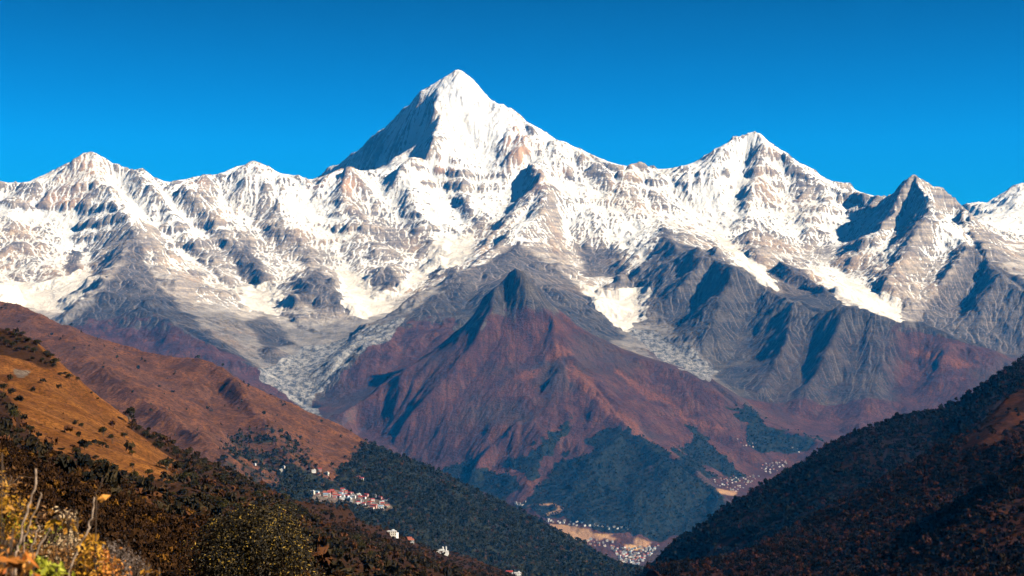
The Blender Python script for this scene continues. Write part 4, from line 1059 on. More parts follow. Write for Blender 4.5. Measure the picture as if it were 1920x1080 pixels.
def bush_proto(name, seed, mat, r, base, n=520, size=0.085):
    rs = np.random.RandomState(seed)
    root = empty(name, (0, 0, 0))
    q, t = leaf_clump(rs, n, size, r, 7, 0.5, base=base)
    me = leaves_mesh('crown', q, t, np.full(len(t), 0.0) + rs.rand(len(t)))
    me.materials.append(mat)
    cr = bpy.data.objects.new('crown', me); COL.objects.link(cr); cr.parent = root
    bm = bmesh.new()
    h = base + r[2] * 0.8
    tube(bm, [(0, 0, -0.12), (0.02, 0, h * 0.4), (0.05, 0.02, h)], [0.07, 0.05, 0.025])
    for k in range(4):
        a = k * 1.7 + rs.rand()
        tube(bm, [(0.01, 0, h * 0.35), (math.cos(a) * 0.2, math.sin(a) * 0.2, h * 0.75), (math.cos(a) * 0.4, math.sin(a) * 0.4, h * 1.05)], [0.035, 0.025, 0.01], 5)
    tr = bm_obj('trunk', bm, bark.m, root)
    KIDS[root.name] = [cr, tr]
    return root

PROTO = {}
def place(kind, p, r, label, cat, group, rs=random.Random(5)):
    """the first bush of a kind is the prototype itself, the next are copies of it and of its parts"""
    variants = PROTO[kind]
    v = rs.choice(variants)
    if v[1]:
        o = copy_tree(v[0])
    else:
        o = v[0]; v[1] = True
    o.location = (float(p[0]), float(p[1]), float(p[2]))
    o.rotation_euler = (0, 0, rs.uniform(0, 6.28))
    k = r / 0.95
    o.scale = (k * rs.uniform(0.85, 1.15), k * rs.uniform(0.85, 1.15), k * rs.uniform(0.8, 1.2))
    tag(o, label, cat, group)
    return o

PROTO['dark'] = [[bush_proto('bush', 100 + i, mat_bush[0], (0.95, 0.95, 0.75), 0.0), False] for i in range(4)]
PROTO['brown'] = [[bush_proto('bush', 120 + i, mat_bush[1], (0.95, 0.95, 0.7), 0.0), False] for i in range(3)]
PROTO['olive'] = [[bush_proto('bush', 140 + i, mat_bush[2], (0.95, 0.95, 0.75), 0.0), False] for i in range(3)]
PROTO['tree'] = [[bush_proto('broadleaf_tree', 160 + i, mat_bush[0], (0.95, 0.95, 0.85), 0.45), False] for i in range(2)]

KNOWN = [('tree', 242, 798, 15, 'round dark tree standing alone on the crest of the orange hillside', 'tree'),
    ('dark', 233, 822, 10, 'dark bush just below the lone round tree on the crest', 'bush'), ('tree', 210, 832, 10, 'small dark tree below and left of the lone crest tree, on orange grass', 'tree'),
    ('dark', 184, 838, 7, 'small dark bush at the foot of the bright grass rib', 'bush'), ('dark', 153, 803, 8, 'low dark bush alone in the middle of the brown grass hollow', 'bush'),
    ('dark', 164, 840, 9, 'dark bush at the lower end of the brown grass hollow', 'bush'), ('dark', 195, 812, 6, 'small loose bush on the orange grass near the crest tree', 'bush'),
    ('dark', 145, 716, 6, 'small dark bush on the crest edge above the bright rib', 'bush'), ('dark', 172, 741, 5, 'tiny dark bush on the crest edge halfway to the lone tree', 'bush'), ('dark', 183, 752, 4, 'tiniest dark bush on the crest edge', 'bush'),
    ('dark', 193, 890, 24, 'biggest dark bush standing between two orange grass strips', 'bush'), ('dark', 159, 845, 10, 'dark bush above the biggest bush on the orange slope', 'bush'), ('dark', 248, 880, 9, 'round dark bush alone on the lower orange grass', 'bush'),
    ('tree', 279, 918, 15, 'dark round tree at the bottom of the lower orange grass', 'tree'), ('dark', 313, 882, 19, 'wide dark thicket bush under the crest beside the last orange grass', 'bush'), ('dark', 332, 858, 12, 'dark bush on the crest edge above the wide thicket bush', 'bush'),
    ('brown', 347, 905, 16, 'brown leafless looking bush right of the wide thicket bush', 'bush'), ('olive', 27, 790, 18, 'large dark bush on the shaded left edge of the hillside', 'bush'), ('dark', 7, 735, 13, 'dark bush at the left picture edge above the large shaded bush', 'bush')]
used = []
for kind, px, py, r, lab, cat in KNOWN:
    h = LN.hit(px, py, 60, 2400)
    if h is None: continue
    place(kind, h, r / FPX * h[1], lab, cat, 'bushes on the orange hillside')
crest_pts = [(4, 640), (24, 655), (42, 632), (55, 644), (64, 664), (80, 682), (95, 672), (70, 650), (14, 625), (30, 634), (100, 690), (113, 706), (88, 668), (50, 658), (34, 645), (12, 648), (104, 684), (123, 703), (130, 712)]
for px, py in crest_pts:
    h = LN.hit(px, py, 60, 2400)
    if h is not None: place('dark', h, random.Random(px).uniform(6, 11) / FPX * h[1], 'dark scrub bush in the dense patch on the top left crest', 'bush', 'dark scrub on the top left crest')
for k in range(16):
    px = 258 + k * 17 + RS.uniform(-6, 6); py = float(np.interp(px, [260, 313, 356, 409, 481, 540], [806, 838, 857, 882, 912, 942])) + RS.uniform(0, 6)
    h = LN.hit(px, py, 60, 2400)
    if h is not None: place('dark', h, RS.uniform(7, 11) / FPX * h[1], 'dark bush in the row along the crest right of the lone tree', 'bush', 'row of bushes along the crest')
cnt = 0
while cnt < 190:
    px, py = RS.uniform(0, 700), RS.uniform(800, 1060)
    crest_y = float(np.interp(px, [0, 240, 313, 409, 520, 640, 770], [616, 790, 838, 880, 932, 972, 1022]))
    if py < crest_y + 8: continue
    h = LN.hit(px, py, 60, 2400)
    if h is None or h[1] < 260: continue
    w = float(LN.sample(ln_w, h[0], h[1]))
    if w < 0.5 and RS.rand() > 0.12: continue
    kind = ['dark', 'dark', 'brown', 'olive'][RS.randint(4)]
    r = RS.uniform(7, 15) / FPX * h[1]
    lab = {'dark': 'dark green bush in the scrub on the lower hillside', 'brown': 'brown bush in the scrub on the lower hillside', 'olive': 'olive green bush in the scrub on the lower hillside'}[kind]
    place(kind, h, r, lab, 'bush', 'scrub bushes on the lower hillside, ' + kind)
    cnt += 1

# scrub between them, too dense to count
dens = np.clip(cover(LN, ln_w, None, 0.7)['wood'] * 0.9 - ln_b, 0, 1) * smooth(250, 330, LN.Y)
p = scatter(LN, RS, 60000, dens); p = p[in_view(p)]
mat_scrub = foliage_material('scrub_leaves', (0.012, 0.011, 0.007), (0.060, 0.040, 0.017), (0.11, 0.042, 0.015), 0.25)
o = wood_mesh('scrub', BROAD, p, RS.uniform(1.8, 4.2, len(p)) , RS, mat_scrub); o['kind'] = 'stuff'; o['label'] = 'dark brown scrub covering the lower hillside'
dens = (1 - np.clip(ln_w, 0, 1)) * smooth(250, 330, LN.Y) * 0.5
p = scatter(LN, RS, 16000, dens); p = p[in_view(p)]
o = wood_mesh('tussocks', SMALL, p, RS.uniform(0.5, 1.1, len(p)), RS, foliage_material('tussock_blades', (0.06, 0.028, 0.010), (0.22, 0.09, 0.025))); o['kind'] = 'stuff'; o['label'] = 'dry orange grass tussocks on the hillside'
# undergrowth close to the camera
pts = []
for k in range(15000):
    h = LN.hit(RS.uniform(-40, 760), RS.uniform(830, 1110), 5, 420, 700)
    if h is not None: pts.append(h)
p = np.array(pts)
extra = scatter(LN, RS, 60000, np.where((LN.Y > 8) & (LN.Y < 330), 1, 0))
p = np.concatenate((p, extra[:2500]))
p[:, :2] += RS.normal(size=(len(p), 2)) * 0.004 * p[:, 1:2]; p[:, 2] = LN.z(p[:, 0], p[:, 1])
sc_ = np.clip(p[:, 1] / 80.0, 0.22, 1.9) * RS.uniform(0.5, 1.2, len(p))
mat_under = foliage_material('undergrowth_leaves', (0.009, 0.005, 0.003), (0.062, 0.026, 0.008), (0.19, 0.078, 0.010), 0.16)
o = wood_mesh('undergrowth', UNDER, p, sc_, RS, mat_under); o['kind'] = 'stuff'; o['label'] = 'brown and golden undergrowth below the viewpoint'
print('undergrowth', len(p))

# ------------------------------------------------------------------ the big round tree
def big_tree():
    rs = np.random.RandomState(77)
    x, y, _ = at(487, 1000, 46.0)
    zt = at(480, 916, 46.0)[2]
    zg = float(LN.z(x, y))
    root = empty('broadleaf_tree', (x, y, zg))
    H = zt - zg
    tag(root, 'large round tree with dark gold flecked leaves at the bottom of the photo', 'tree')
    R = 2.3
    cz = H - R * 0.82
    n = 40000
    lc_ = rs.normal(size=(26, 3)); lc_ /= np.linalg.norm(lc_, axis=1)[:, None]
    lc_[:, 2] = np.abs(lc_[:, 2]) * 1.0 - 0.35
    lc_ *= rs.uniform(0.45, 0.70, (26, 1)); lr = rs.uniform(0.26, 0.42, 26)
    k = rs.randint(0, 26, n)
    d = rs.normal(size=(n, 3)); d /= np.linalg.norm(d, axis=1)[:, None]
    p = (lc_[k] + d * (lr[k] * rs.uniform(0.55, 1.05, n))[:, None]) * np.array((R, R, R * 1.0)) + np.array((0, 0, cz))
    a = rs.normal(size=(n, 3)) * 0.8 + d + np.array((0, 0, 0.4)); a /= np.linalg.norm(a, axis=1)[:, None]
    b = np.cross(a, rs.normal(size=(n, 3))); b /= np.linalg.norm(b, axis=1)[:, None]
    c = np.cross(a, b)
    s = rs.uniform(0.026, 0.056, (n, 1))
    q = np.stack((p - b * s, p + c * s * 0.42, p + b * s, p - c * s * 0.42), 1)
    me = leaves_mesh('crown', q, np.clip(0.35 + 0.28 * rs.normal(size=n), 0, 1), rs.rand(n))
    me.materials.append(foliage_material('gold_flecked_leaves', (0.006, 0.005, 0.002), (0.052, 0.032, 0.006), (0.34, 0.20, 0.02), 0.15, leaf=True))
    cr = bpy.data.objects.new('crown', me); COL.objects.link(cr); cr.parent = root
    bm = bmesh.new()
    tube(bm, [(0, 0, -0.4), (0.03, 0, 0.6), (-0.05, 0.05, 1.4), (0.05, 0, cz)], [0.2, 0.15, 0.12, 0.07], 8)
    tr = bm_obj('trunk', bm, bark.m, root, True)
    for i in range(16):
        bm = bmesh.new()
        e = lc_[i] * R * 1.05
        tube(bm, [(0, 0.03, 0.9 + 0.08 * i), (e[0] * 0.45, e[1] * 0.45, (cz + e[2]) * 0.6 + 0.5), (e[0], e[1], cz + e[2])], [0.06, 0.04, 0.012], 6)
        bm_obj('branch', bm, bark.m, root, True)
big_tree()

# ------------------------------------------------------------------ houses
def house_mats():
    def flat(name, c, rough=0.8):
        m_ = N(name, rough, 0.2)
        m_.color(m_.dim(m_.mix(m_.ramp(m_.noise(0.8, 4, 0.6), 0.35, 0.7), c, tuple(v * 0.8 for v in c)), 0.8)); return m_.m
    W = [flat('white_wall', (0.78, 0.76, 0.72)), flat('cream_wall', (0.62, 0.55, 0.45)), flat('grey_wall', (0.36, 0.35, 0.34)), flat('pink_wall', (0.50, 0.30, 0.25))]
    Rf = [flat('red_roof', (0.36, 0.055, 0.042)), flat('rust_roof', (0.32, 0.10, 0.06)), flat('blue_roof', (0.22, 0.33, 0.45)), flat('white_roof', (0.72, 0.72, 0.72)), flat('grey_roof', (0.30, 0.30, 0.31))]
    D = flat('window_dark', (0.03, 0.03, 0.035), 0.3)
    return W, Rf, D
WALLS, ROOFS, DARKM = house_mats()
WALL_N = ['white', 'cream', 'grey', 'pink']; ROOF_N = ['red', 'rust brown', 'pale blue', 'white', 'grey']

def box(bm, x0, x1, y0, y1, z0, z1, mi=0):
    v = [bm.verts.new(c) for c in ((x0, y0, z0), (x1, y0, z0), (x1, y1, z0), (x0, y1, z0), (x0, y0, z1), (x1, y0, z1), (x1, y1, z1), (x0, y1, z1))]
    for f in ((0, 3, 2, 1), (4, 5, 6, 7), (0, 1, 5, 4), (1, 2, 6, 5), (2, 3, 7, 6), (3, 0, 4, 7)):
        bm.faces.new([v[i] for i in f]).material_index = mi

def house_proto(wi, ri, w, l, h, gable):
    bm = bmesh.new()
    box(bm, -w / 2, w / 2, -l / 2, l / 2, -2.5, h)
    nw = max(2, int(w / 2.6))
    for k in range(nw):                                   # window openings, two storeys on the long sides
        x = -w / 2 + (k + 0.5) * w / nw
        for z in ([0.9] if h < 4 else [0.9, 3.6]):
            for y, s in ((-l / 2, -1), (l / 2, 1)):
                box(bm, x - 0.5, x + 0.5, min(y, y + s * 0.06), max(y, y + s * 0.06), z, z + 1.3, 1)
    wall = bm_obj('house', bm, [WALLS[wi], DARKM])
    bm = bmesh.new()
    e = 0.5
    if gable:
        v = [bm.verts.new(c) for c in ((-w / 2 - e, -l / 2 - e, h - 0.1), (w / 2 + e, -l / 2 - e, h - 0.1), (w / 2 + e, l / 2 + e, h - 0.1), (-w / 2 - e, l / 2 + e, h - 0.1), (-w / 2 - e, 0, h + l * 0.33), (w / 2 + e, 0, h + l * 0.33))]
        for f in ((0, 1, 5, 4), (2, 3, 4, 5), (0, 4, 3), (1, 2, 5), (0, 3, 2, 1)): bm.faces.new([v[i] for i in f])
    else:
        box(bm, -w / 2 - 0.3, w / 2 + 0.3, -l / 2 - 0.3, l / 2 + 0.3, h + 0.004, h + 0.45)
        box(bm, w * 0.1, w * 0.35, -l * 0.2, l * 0.2, h + 0.454, h + 2.2)
    rf = bm_obj('roof', bm, ROOFS[ri], wall)
    KIDS[wall.name] = [rf]
    return [wall, False, wi, ri]

HP = [house_proto(0, 0, 10, 7, 5.6, True), house_proto(0, 3, 11, 7, 5.4, False), house_proto(1, 1, 9, 7, 3.2, True), house_proto(0, 2, 10, 6.5, 5.4, True), house_proto(2, 4, 9, 8, 5.6, False), house_proto(3, 0, 9, 7, 5.6, True), house_proto(1, 3, 13, 7, 5.6, False), house_proto(2, 1, 8, 6, 3.2, True)]
hrs = random.Random(3)
def put_house(p, weights, scale, where, group, kind=None):
    i = hrs.choices(range(8), weights)[0] if kind is None else kind
    v = HP[i]
    o = copy_tree(v[0]) if v[1] else v[0]
    v[1] = True
    o.location = (float(p[0]), float(p[1]), float(p[2]))
    o.rotation_euler = (0, 0, hrs.uniform(-0.5, 0.5))
    o.scale = (scale, scale, scale)
    shape = 'gabled' if i in (0, 2, 3, 5, 7) else 'flat'
    tag(o, '%s house, %s %s roof, %s' % (WALL_N[v[2]], shape, ROOF_N[v[3]], where), 'house', group)
    return o

def fill(poly, n, hit, weights, scale, where, group, gap, dmin=0):
    pts = []
    tries = 0
    xs = [q[0] for q in poly]; ys = [q[1] for q in poly]
    while len(pts) < n and tries < n * 30:
        tries += 1
        px, py = hrs.uniform(min(xs), max(xs)), hrs.uniform(min(ys), max(ys))
        if not inside(poly, np.array([px]), np.array([py]))[0]: continue
        h = hit(px, py)
        if h is None or h[1] < dmin: continue
        if any((h[0] - q[0]) ** 2 + (h[1] - q[1]) ** 2 < gap * gap for q in pts): continue
        pts.append(h)
        put_house(h, weights, scale * hrs.uniform(0.8, 1.15), where, group)
lm_hit = lambda px, py: LM.hit(px, py, 3310, 6500)
ln_hit = lambda px, py: LN.hit(px, py, 300, 2600)
fill([(590, 922), (640, 919), (690, 929), (732, 938), (733, 952), (700, 955), (680, 948), (640, 938), (597, 932)], 62, lm_hit, [6, 5, 3, 2, 2, 4, 2, 2], 1.05, 'in the village terrace on the left slope', 'houses of the terrace village', 9.0)
for px, py, k, w in ((588, 885, 1, 'above the terrace village, leftmost of three'), (600, 883, 5, 'above the terrace village, middle of three'), (612, 890, 6, 'above the terrace village, lowest of three'), (678, 901, 0, 'alone in forest above the terrace village'), (672, 896, 2, 'in the forest beside the lone red roof'),
                    (585, 925, 6, 'at the left tip of the village'), (642, 921, 5, 'at the top edge of the terrace village')):
    h = lm_hit(px, py)
    if h is not None: put_house(h, None, 1.05, w, 'houses above the terrace village', k)
fill([(470, 872), (535, 875), (530, 892), (490, 890)], 4, lm_hit, [1, 3, 3, 0, 3, 1, 2, 3], 0.8, 'among pale terraces beyond the orange hill', 'houses among pale terraces', 12.0)
fill([(1150, 1024), (1180, 1028), (1236, 1022), (1222, 1040), (1195, 1062), (1172, 1062), (1152, 1040)], 95, far_hit, [3, 7, 2, 5, 4, 2, 4, 1], 1.25, 'in the valley town beside the dark right hill', 'houses of the valley town', 15.0)
fill([(1095, 1008), (1150, 1016), (1150, 1030), (1105, 1022)], 14, far_hit, [1, 4, 2, 2, 3, 1, 3, 1], 1.2, 'on the left fringe of the valley town', 'houses on the fringe of the valley town', 25.0)
fill([(1022, 973), (1110, 983), (1180, 990), (1178, 995), (1100, 989), (1024, 979)], 30, far_hit, [0, 7, 1, 2, 3, 0, 4, 0], 1.1, 'in the line along the upper edge of the fields', 'houses along the upper field edge', 20.0)
fill([(966, 942), (986, 940), (984, 950), (968, 948)], 6, far_hit, [0, 5, 0, 2, 1, 0, 3, 0], 1.2, 'at the left end of the valley road loop', 'houses at the road loop', 20.0)
fill([(1335, 897), (1400, 890), (1425, 893), (1400, 912), (1385, 925), (1345, 910)], 52, far_hit, [2, 6, 2, 4, 2, 2, 4, 1], 0.9, 'in the hamlet on the right valley side', 'houses of the right valley hamlet', 12.0)
fill([(1425, 872), (1470, 862), (1480, 868), (1450, 890), (1430, 884)], 28, far_hit, [1, 6, 2, 4, 2, 1, 4, 1], 0.95, 'beside the dark ridge in the upper valley', 'houses of the upper valley', 20.0)
fill([(1375, 822), (1420, 830), (1418, 841), (1395, 838)], 14, far_hit, [1, 3, 2, 2, 4, 2, 2, 2], 0.8, 'on the pale slope high above the valley', 'houses high above the valley', 22.0)
for px, py in ((1486, 840), (1495, 843), (1498, 848)):
    h = far_hit(px, py)
    if h is not None: put_house(h, None, 0.9, 'where the dark ridge meets the red slope', 'houses at the valley head', 1)
for px, py, k, w in ((733, 1004, 6, 'in the near forest, first of two above the monastery'), (738, 1007, 1, 'in the near forest, second of two above the monastery'), (766, 1014, 2, 'in the near forest halfway to the monastery'), (770, 1017, 7, 'in the near forest just before the monastery'),
                     (955, 1079, 0, 'at the bottom edge right of the monastery'), (970, 1080, 1, 'at the bottom edge right of the red roof'), (985, 1080, 6, 'at the bottom edge, rightmost of three')):
    h = ln_hit(px, py)
    if h is not None: put_house(h, None, 0.8, w, 'houses in the near forest', k)

def monastery():
    h = ln_hit(822, 1036)
    if h is None: return
    root = empty('monastery', (float(h[0]), float(h[1]), float(h[2])), 0.25)
    tag(root, 'bright white stepped monastery with small turrets among dark trees', 'monastery')
    k = h[1] / FPX                                        # metres per photograph pixel here
    def part(name, boxes, mat):
        bm = bmesh.new()
        for b in boxes: box(bm, *[v * k for v in b])
        return bm_obj(name, bm, mat, root)
    part('wall', [(-14, 2, -5, 5, -8, 4.5)], WALLS[0])
    part('wall', [(2.2, 11, -4.5, 4.5, -8, 6.2)], WALLS[0])
    part('wall', [(11.2, 19, -4, 4, -8, 2.8)], WALLS[0])
    part('roof', [(-14.6, 2.1, -5.6, 5.6, 4.54, 5.3)], ROOFS[3])
    part('roof', [(-26, -16.5, 2, 8, 9.05, 10.0)], ROOFS[3])
    part('wall', [(-25, -17, 2.5, 7.5, -4, 9)], WALLS[0])
    for x in (8.5, 14.5):
        bm = bmesh.new()
        tube(bm, [(x * k, 0, 2.0 * k), (x * k, 0, 8.6 * k), (x * k, 0, 9.2 * k), (x * k, 0, 11.5 * k)], [1.6 * k, 1.5 * k, 1.9 * k, 0.2 * k], 8)
        bm_obj('turret', bm, WALLS[0], root)
    for x0, x1, z in ((-14, 2, 1.0), (2.2, 11, 2.4), (11.2, 19, 0.2)):
        n = int((x1 - x0) / 2.6)
        for i in range(n):
            x = x0 + (i + 0.5) * (x1 - x0) / n
            y = -5 if x0 < 0 else (-4.5 if x0 < 5 else -4)
            part('window', [(x - 0.5, x + 0.5, y - 0.06, y - 0.01, z, z + 1.6)], DARKM)
monastery()

# ------------------------------------------------------------------ foreground plants
def leaf_mat(name, a, b):
    m_ = N(name, 0.6, 0.3)
    m_.color(m_.mix(m_.attr('tint'), a, b))
    tr_ = m_.t.nodes.new('ShaderNodeBsdfTranslucent'); m_.link(m_.mix(m_.attr('tint'), a, b), tr_.inputs['Color'])
    mx = m_.t.nodes.new('ShaderNodeMixShader'); mx.inputs[0].default_value = 0.35
    m_.link(m_.b.outputs[0], mx.inputs[1]); m_.link(tr_.outputs[0], mx.inputs[2])
    m_.link(mx.outputs[0], m_.t.nodes['Material Output'].inputs['Surface'])
    return m_.m
stem_m = N('dry_stem', 0.85, 0.2); stem_m.color(stem_m.mix(stem_m.ramp(stem_m.noise(60, 4, 0.6), 0.4, 0.6), (0.17, 0.11, 0.07), (0.36, 0.25, 0.17)))
twig_m = N('dark_twig', 0.9, 0.1); twig_m.color((0.07, 0.045, 0.03))

def leaf_quads(rs, pts, size, up=0.3):
    """pointed folded leaves: two faces each along the midrib"""
    n = len(pts)
    a = rs.normal(size=(n, 3)); a[:, 2] += up; a /= np.linalg.norm(a, axis=1)[:, None]
    b = np.cross(a, rs.normal(size=(n, 3))); b /= np.linalg.norm(b, axis=1)[:, None]
    c = np.cross(a, b)
    s = size * rs.uniform(0.6, 1.25, (n, 1))
    base, tip = pts - b * s, pts + b * s
    l = pts + c * s * 0.5 + a * s * 0.22; r = pts - c * s * 0.5 + a * s * 0.22
    q1 = np.stack((base, l, tip, pts - a * s * 0.04), 1); q2 = np.stack((base, pts - a * s * 0.04, tip, r), 1)
    return np.concatenate((q1, q2))

def plant(name, label, cat, base_px, clusters, mat, seed, d0=3.2, twigs=True, twig_mat=None):
    """clusters: (px, py, spread in px, number, leaf length in px, distance)"""
    rs = np.random.RandomState(seed)
    b0 = at(base_px[0], base_px[1], d0)
    zg = float(LN.z(b0[0], b0[1]))
    root = empty(name, (b0[0], b0[1], zg)); tag(root, label, cat)
    o0 = np.array((b0[0], b0[1], zg))
    allq, bm = [], bmesh.new()
    for px, py, sp, n, ls, d in clusters:
        n = int(n * 2.2) if n > 8 else n; ls = ls * 1.15
        pts = []
        for k in range(n):
            dd = d * (1 + rs.normal() * 0.035)
            pts.append(at(px + rs.normal() * sp, py + rs.normal() * sp * 0.8, dd))
        pts = np.array(pts).reshape(-1, 3)
        if n: allq.append(leaf_quads(rs, pts, ls * 0.5 / FPX * d) - o0)
        c = at(px, py, d) - o0
        j = np.array((rs.normal() * 0.03, rs.normal() * 0.05, 0))
        mid = c * 0.55 + j + np.array((0, 0, 0.05))
        tube(bm, [(0, 0, -0.08), tuple(mid), tuple(c)], [0.0014, 0.0012, 0.0008], 5)
        for p in pts[:: max(1, n // 14)] if n else []:
            e = p - o0
            tube(bm, [tuple(c * 0.99 + mid * 0.01), tuple((c + e) * 0.5 + np.array((0, 0, 0.01))), tuple(e)], [0.0014, 0.0011, 0.0006], 4)
    q = np.concatenate(allq)
    me = leaves_mesh('leaves', q, np.tile(np.clip(rs.normal(0.5, 0.3, len(q) // 2), 0, 1), 2))
    me.materials.append(mat)
    lo = bpy.data.objects.new('leaves', me); COL.objects.link(lo); lo.parent = root
    bm_obj('twigs', bm, twig_mat or twig_m.m, root)
    return root

gold = leaf_mat('gold_leaf', (0.28, 0.10, 0.010), (0.66, 0.33, 0.020)); orange = leaf_mat('orange_leaf', (0.42, 0.10, 0.012), (0.80, 0.34, 0.06)); green = leaf_mat('green_leaf', (0.16, 0.17, 0.012), (0.55, 0.52, 0.03))
brownl = leaf_mat('brown_leaf', (0.10, 0.04, 0.012), (0.38, 0.17, 0.04)); pale = leaf_mat('pale_leaf', (0.40, 0.24, 0.10), (0.70, 0.50, 0.28))
plant('leafy_shrub', 'golden leaved shrub at the left picture edge', 'shrub', (-40, 1500), [(5, 930, 10, 30, 9, 3.6), (8, 955, 9, 14, 16, 3.5), (20, 975, 16, 60, 8, 3.7), (35, 950, 14, 40, 7, 3.8), (45, 965, 12, 26, 9, 3.6), (10, 1000, 14, 60, 7, 3.7), (50, 1000, 18, 40, 7, 3.7), (-10, 900, 12, 30, 9, 3.8)], gold, 1)
plant('leafy_shrub', 'shrub of small green leaves below the golden shrub', 'shrub', (0, 1500), [(15, 970, 12, 40, 9, 3.9), (28, 985, 14, 50, 8, 3.9), (5, 1010, 14, 30, 9, 3.9), (40, 1015, 14, 30, 8, 3.9), (100, 1000, 10, 14, 8, 3.9)], green, 2)
plant('leafy_shrub', 'shrub with large curled orange leaves in the bottom left corner', 'shrub', (30, 1600), [(40, 1052, 7, 4, 38, 2.4), (62, 1045, 5, 3, 34, 2.4), (22, 1003, 3, 1, 20, 2.6), (10, 1045, 9, 7, 20, 2.5), (8, 1070, 10, 8, 22, 2.4), (48, 1072, 10, 5, 34, 2.3), (4, 860, 2, 2, 13, 2.8), (20, 1025, 10, 8, 14, 2.6)], orange, 3, 2.4)
plant('leafy_shrub', 'shrub with yellow and orange leaves near the long pale stem', 'shrub', (165, 1500), [(165, 1012, 9, 22, 13, 3.4), (178, 1030, 11, 34, 11, 3.4), (160, 1035, 9, 26, 11, 3.4), (152, 1055, 11, 34, 10, 3.4), (180, 1060, 12, 40, 10, 3.4), (160, 1075, 14, 40, 10, 3.4)], gold, 4)
plant('leafy_shrub', 'shrub of small rust orange leaves right of the yellow shrub', 'shrub', (200, 1500), [(190, 1040, 9, 34, 9, 3.5), (202, 1055, 11, 50, 8, 3.5), (190, 1070, 13, 60, 8, 3.5), (215, 1075, 13, 50, 8, 3.5), (180, 1080, 12, 30, 9, 3.5)], orange, 5)
plant('leafy_shrub', 'spray of bright yellow leaves with an orange tip', 'shrub', (120, 1500), [(104, 980, 6, 9, 15, 3.3), (128, 985, 6, 8, 17, 3.3), (140, 990, 4, 4, 16, 3.3), (145, 978, 3, 3, 14, 3.3)], gold, 6)
plant('leafy_shrub', 'cluster of green yellow blades at the bottom edge', 'shrub', (90, 1500), [(78, 1060, 9, 34, 16, 3.0), (92, 1068, 9, 34, 16, 3.0), (105, 1075, 9, 26, 15, 3.0), (72, 1078, 9, 26, 16, 3.0)], green, 7, 3.0)
plant('leafy_shrub', 'thin twiggy shrub with a yellow leaf beside the big tree', 'shrub', (275, 1500), [(276, 1066, 4, 4, 14, 3.6), (272, 1080, 5, 6, 12, 3.6), (300, 1074, 4, 2, 12, 3.6)], gold, 8, 3.6)
plant('dry_shrub', 'grey brown dry twiggy shrub between the orange leaves and the big tree', 'shrub', (230, 1500), [(205, 1030, 12, 60, 5, 3.9), (225, 1040, 14, 70, 5, 3.9), (245, 1050, 12, 60, 5, 3.9), (230, 1065, 16, 90, 5, 3.9), (255, 1075, 14, 60, 5, 3.9)], leaf_mat('grey_leaf', (0.12, 0.08, 0.06), (0.30, 0.22, 0.17)), 9, 3.9)
plant('dry_shrub', 'pale dry shrub behind the bare stems', 'shrub', (110, 1500), [(90, 1020, 18, 60, 7, 4.3), (115, 1010, 14, 50, 7, 4.3), (130, 1020, 12, 40, 7, 4.3), (60, 1000, 14, 40, 7, 4.3), (100, 1040, 16, 50, 8, 4.3), (135, 975, 9, 26, 7, 4.4), (120, 965, 10, 16, 7, 4.4)], pale, 10, 4.3)
plant('leafy_shrub', 'brown leaved shrub filling the gaps under the bare stems', 'shrub', (60, 1500), [(30, 1030, 26, 90, 10, 3.9), (80, 1050, 26, 90, 10, 3.9), (120, 1055, 22, 80, 10, 3.9), (140, 1075, 24, 90, 9, 3.9), (60, 975, 26, 50, 9, 4.2), (10, 905, 20, 50, 8, 4.4), (40, 1075, 30, 90, 10, 3.7)], brownl, 11, 3.9)

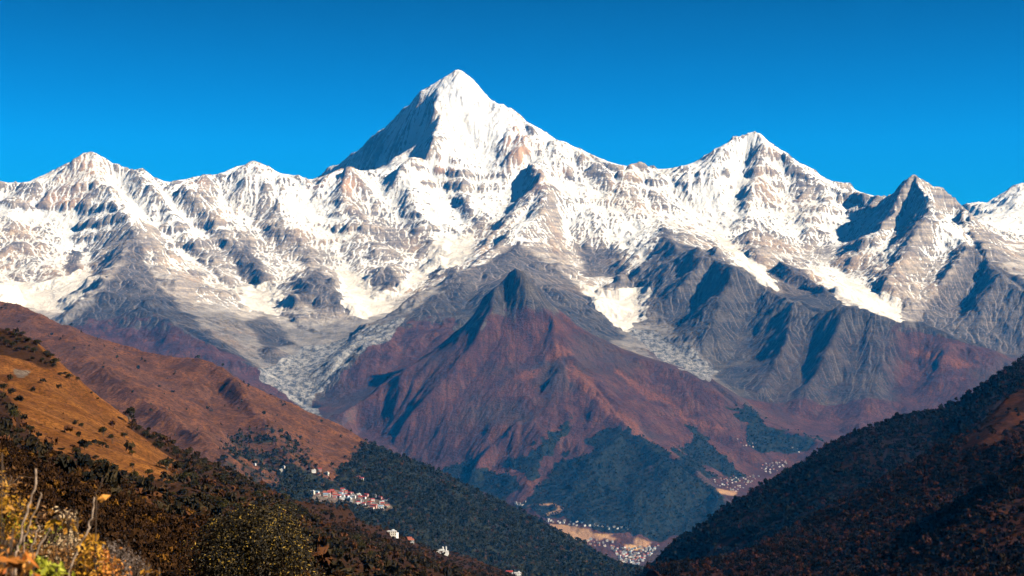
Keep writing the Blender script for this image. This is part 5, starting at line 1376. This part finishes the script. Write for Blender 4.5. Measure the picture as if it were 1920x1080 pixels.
def stem(label, pts, d, r0, r1, mat=None, leaf=None):
    b = at(pts[-1][0] - 15, 1500, d)
    zg = float(LN.z(b[0], b[1]))
    root = empty('bare_stem', (b[0], b[1], zg)); tag(root, label, 'stem')
    o0 = np.array((b[0], b[1], zg))
    P = [at(x, y, d) - o0 for x, y in pts]
    P = P + [P[-1] * 0.5 + np.array((0.01, 0, 0)), np.array((0, 0, -0.08))]
    bm = bmesh.new()
    R_ = np.linspace(r0, r1, len(P)) / FPX * d * 0.52
    fine = []; fr = []
    for k in range(len(P) - 1):
        for t in (0, 0.34, 0.67):
            q = P[k] * (1 - t) + P[k + 1] * t
            fine.append(tuple(q + RS.normal(size=3) * 0.0012)); fr.append((R_[k] * (1 - t) + R_[k + 1] * t) * RS.uniform(0.85, 1.2))
    fine.append(tuple(P[-1])); fr.append(R_[-1])
    tube(bm, fine, fr, 8)
    bm_obj('stalk', bm, mat or stem_m.m, root, True)
    for (x0, y0), (x1, y1) in leaf or []:
        bm = bmesh.new()
        a, c = at(x0, y0, d) - o0, at(x1, y1, d) - o0
        m_ = (a + c) * 0.5; s_ = np.array((0.012, 0.006, 0.004))
        v = [bm.verts.new(q) for q in (a, m_ + s_, c, m_ - s_)]
        v2 = bm.verts.new(m_ + np.array((0, -0.004, 0.0)))
        bm.faces.new((v[0], v[1], v2)); bm.faces.new((v[1], v[2], v2)); bm.faces.new((v[2], v[3], v2)); bm.faces.new((v[3], v[0], v2))
        me_ = bm_obj('leaf', bm, orange, root)
        aa = me_.data.attributes.new('tint', 'FLOAT', 'POINT'); aa.data.foreach_set('value', np.full(5, 0.95, np.float32))
stem('tallest pale bare stem at the left, with knots', [(68, 878), (63, 918), (53, 949), (44, 982), (37, 1018), (31, 1036)], 3.0, 3.6, 5.0)
stem('slim pale bare stem just right of the tallest one', [(77, 922), (73, 942), (59, 973), (51, 996), (46, 1015)], 3.1, 3.0, 4.0)
stem('short pale stem leaning right, lowest of the bare stems', [(94, 991), (84, 1009), (67, 1038), (60, 1052)], 2.9, 3.6, 4.2)
stem('short upright stem between the tallest and the leaning stem', [(71, 984), (67, 1004), (58, 1029), (55, 1045)], 3.0, 3.0, 3.8)
stem('long pale stem apart from the others, below the orange grass', [(176, 932), (174, 956), (168, 978), (166, 993), (153, 1018), (138, 1047), (129, 1071)], 3.2, 2.6, 4.6)
stem('dark thin stem carrying one bright yellow leaf', [(199, 938), (190, 948), (178, 960), (170, 985), (160, 1010)], 3.3, 1.0, 1.6, twig_m.m, [((192, 927), (198, 938))])
stem('dark brown stem rising above the long pale stem', [(211, 894), (209, 920), (193, 896), (186, 916), (178, 932)][2:], 3.22, 2.2, 2.6, twig_m.m)

# ------------------------------------------------------------------ haze
m = bpy.data.materials.new('haze'); m.use_nodes = True; t = m.node_tree; t.nodes.remove(t.nodes['Principled BSDF'])
v = t.nodes.new('ShaderNodeVolumePrincipled'); v.inputs['Color'].default_value = (0.012, 0.33, 1.0, 1); v.inputs['Density'].default_value = 1.45e-5; v.inputs['Absorption Color'].default_value = (1, 1, 1, 1); v.inputs['Anisotropy'].default_value = 0.0
t.links.new(v.outputs[0], t.nodes['Material Output'].inputs['Volume'])
bm = bmesh.new(); bmesh.ops.create_cube(bm, size=1.0)
for q in bm.verts: q.co = (q.co.x * 130000, (q.co.y + .5) * 70000 - 4000, (q.co.z + .5) * 5700 - 1100)
me = bpy.data.meshes.new('haze'); bm.to_mesh(me); bm.free(); me.materials.append(m)
o = bpy.data.objects.new('haze', me); COL.objects.link(o); o['kind'] = 'stuff'; o['label'] = 'thin blue mountain haze'
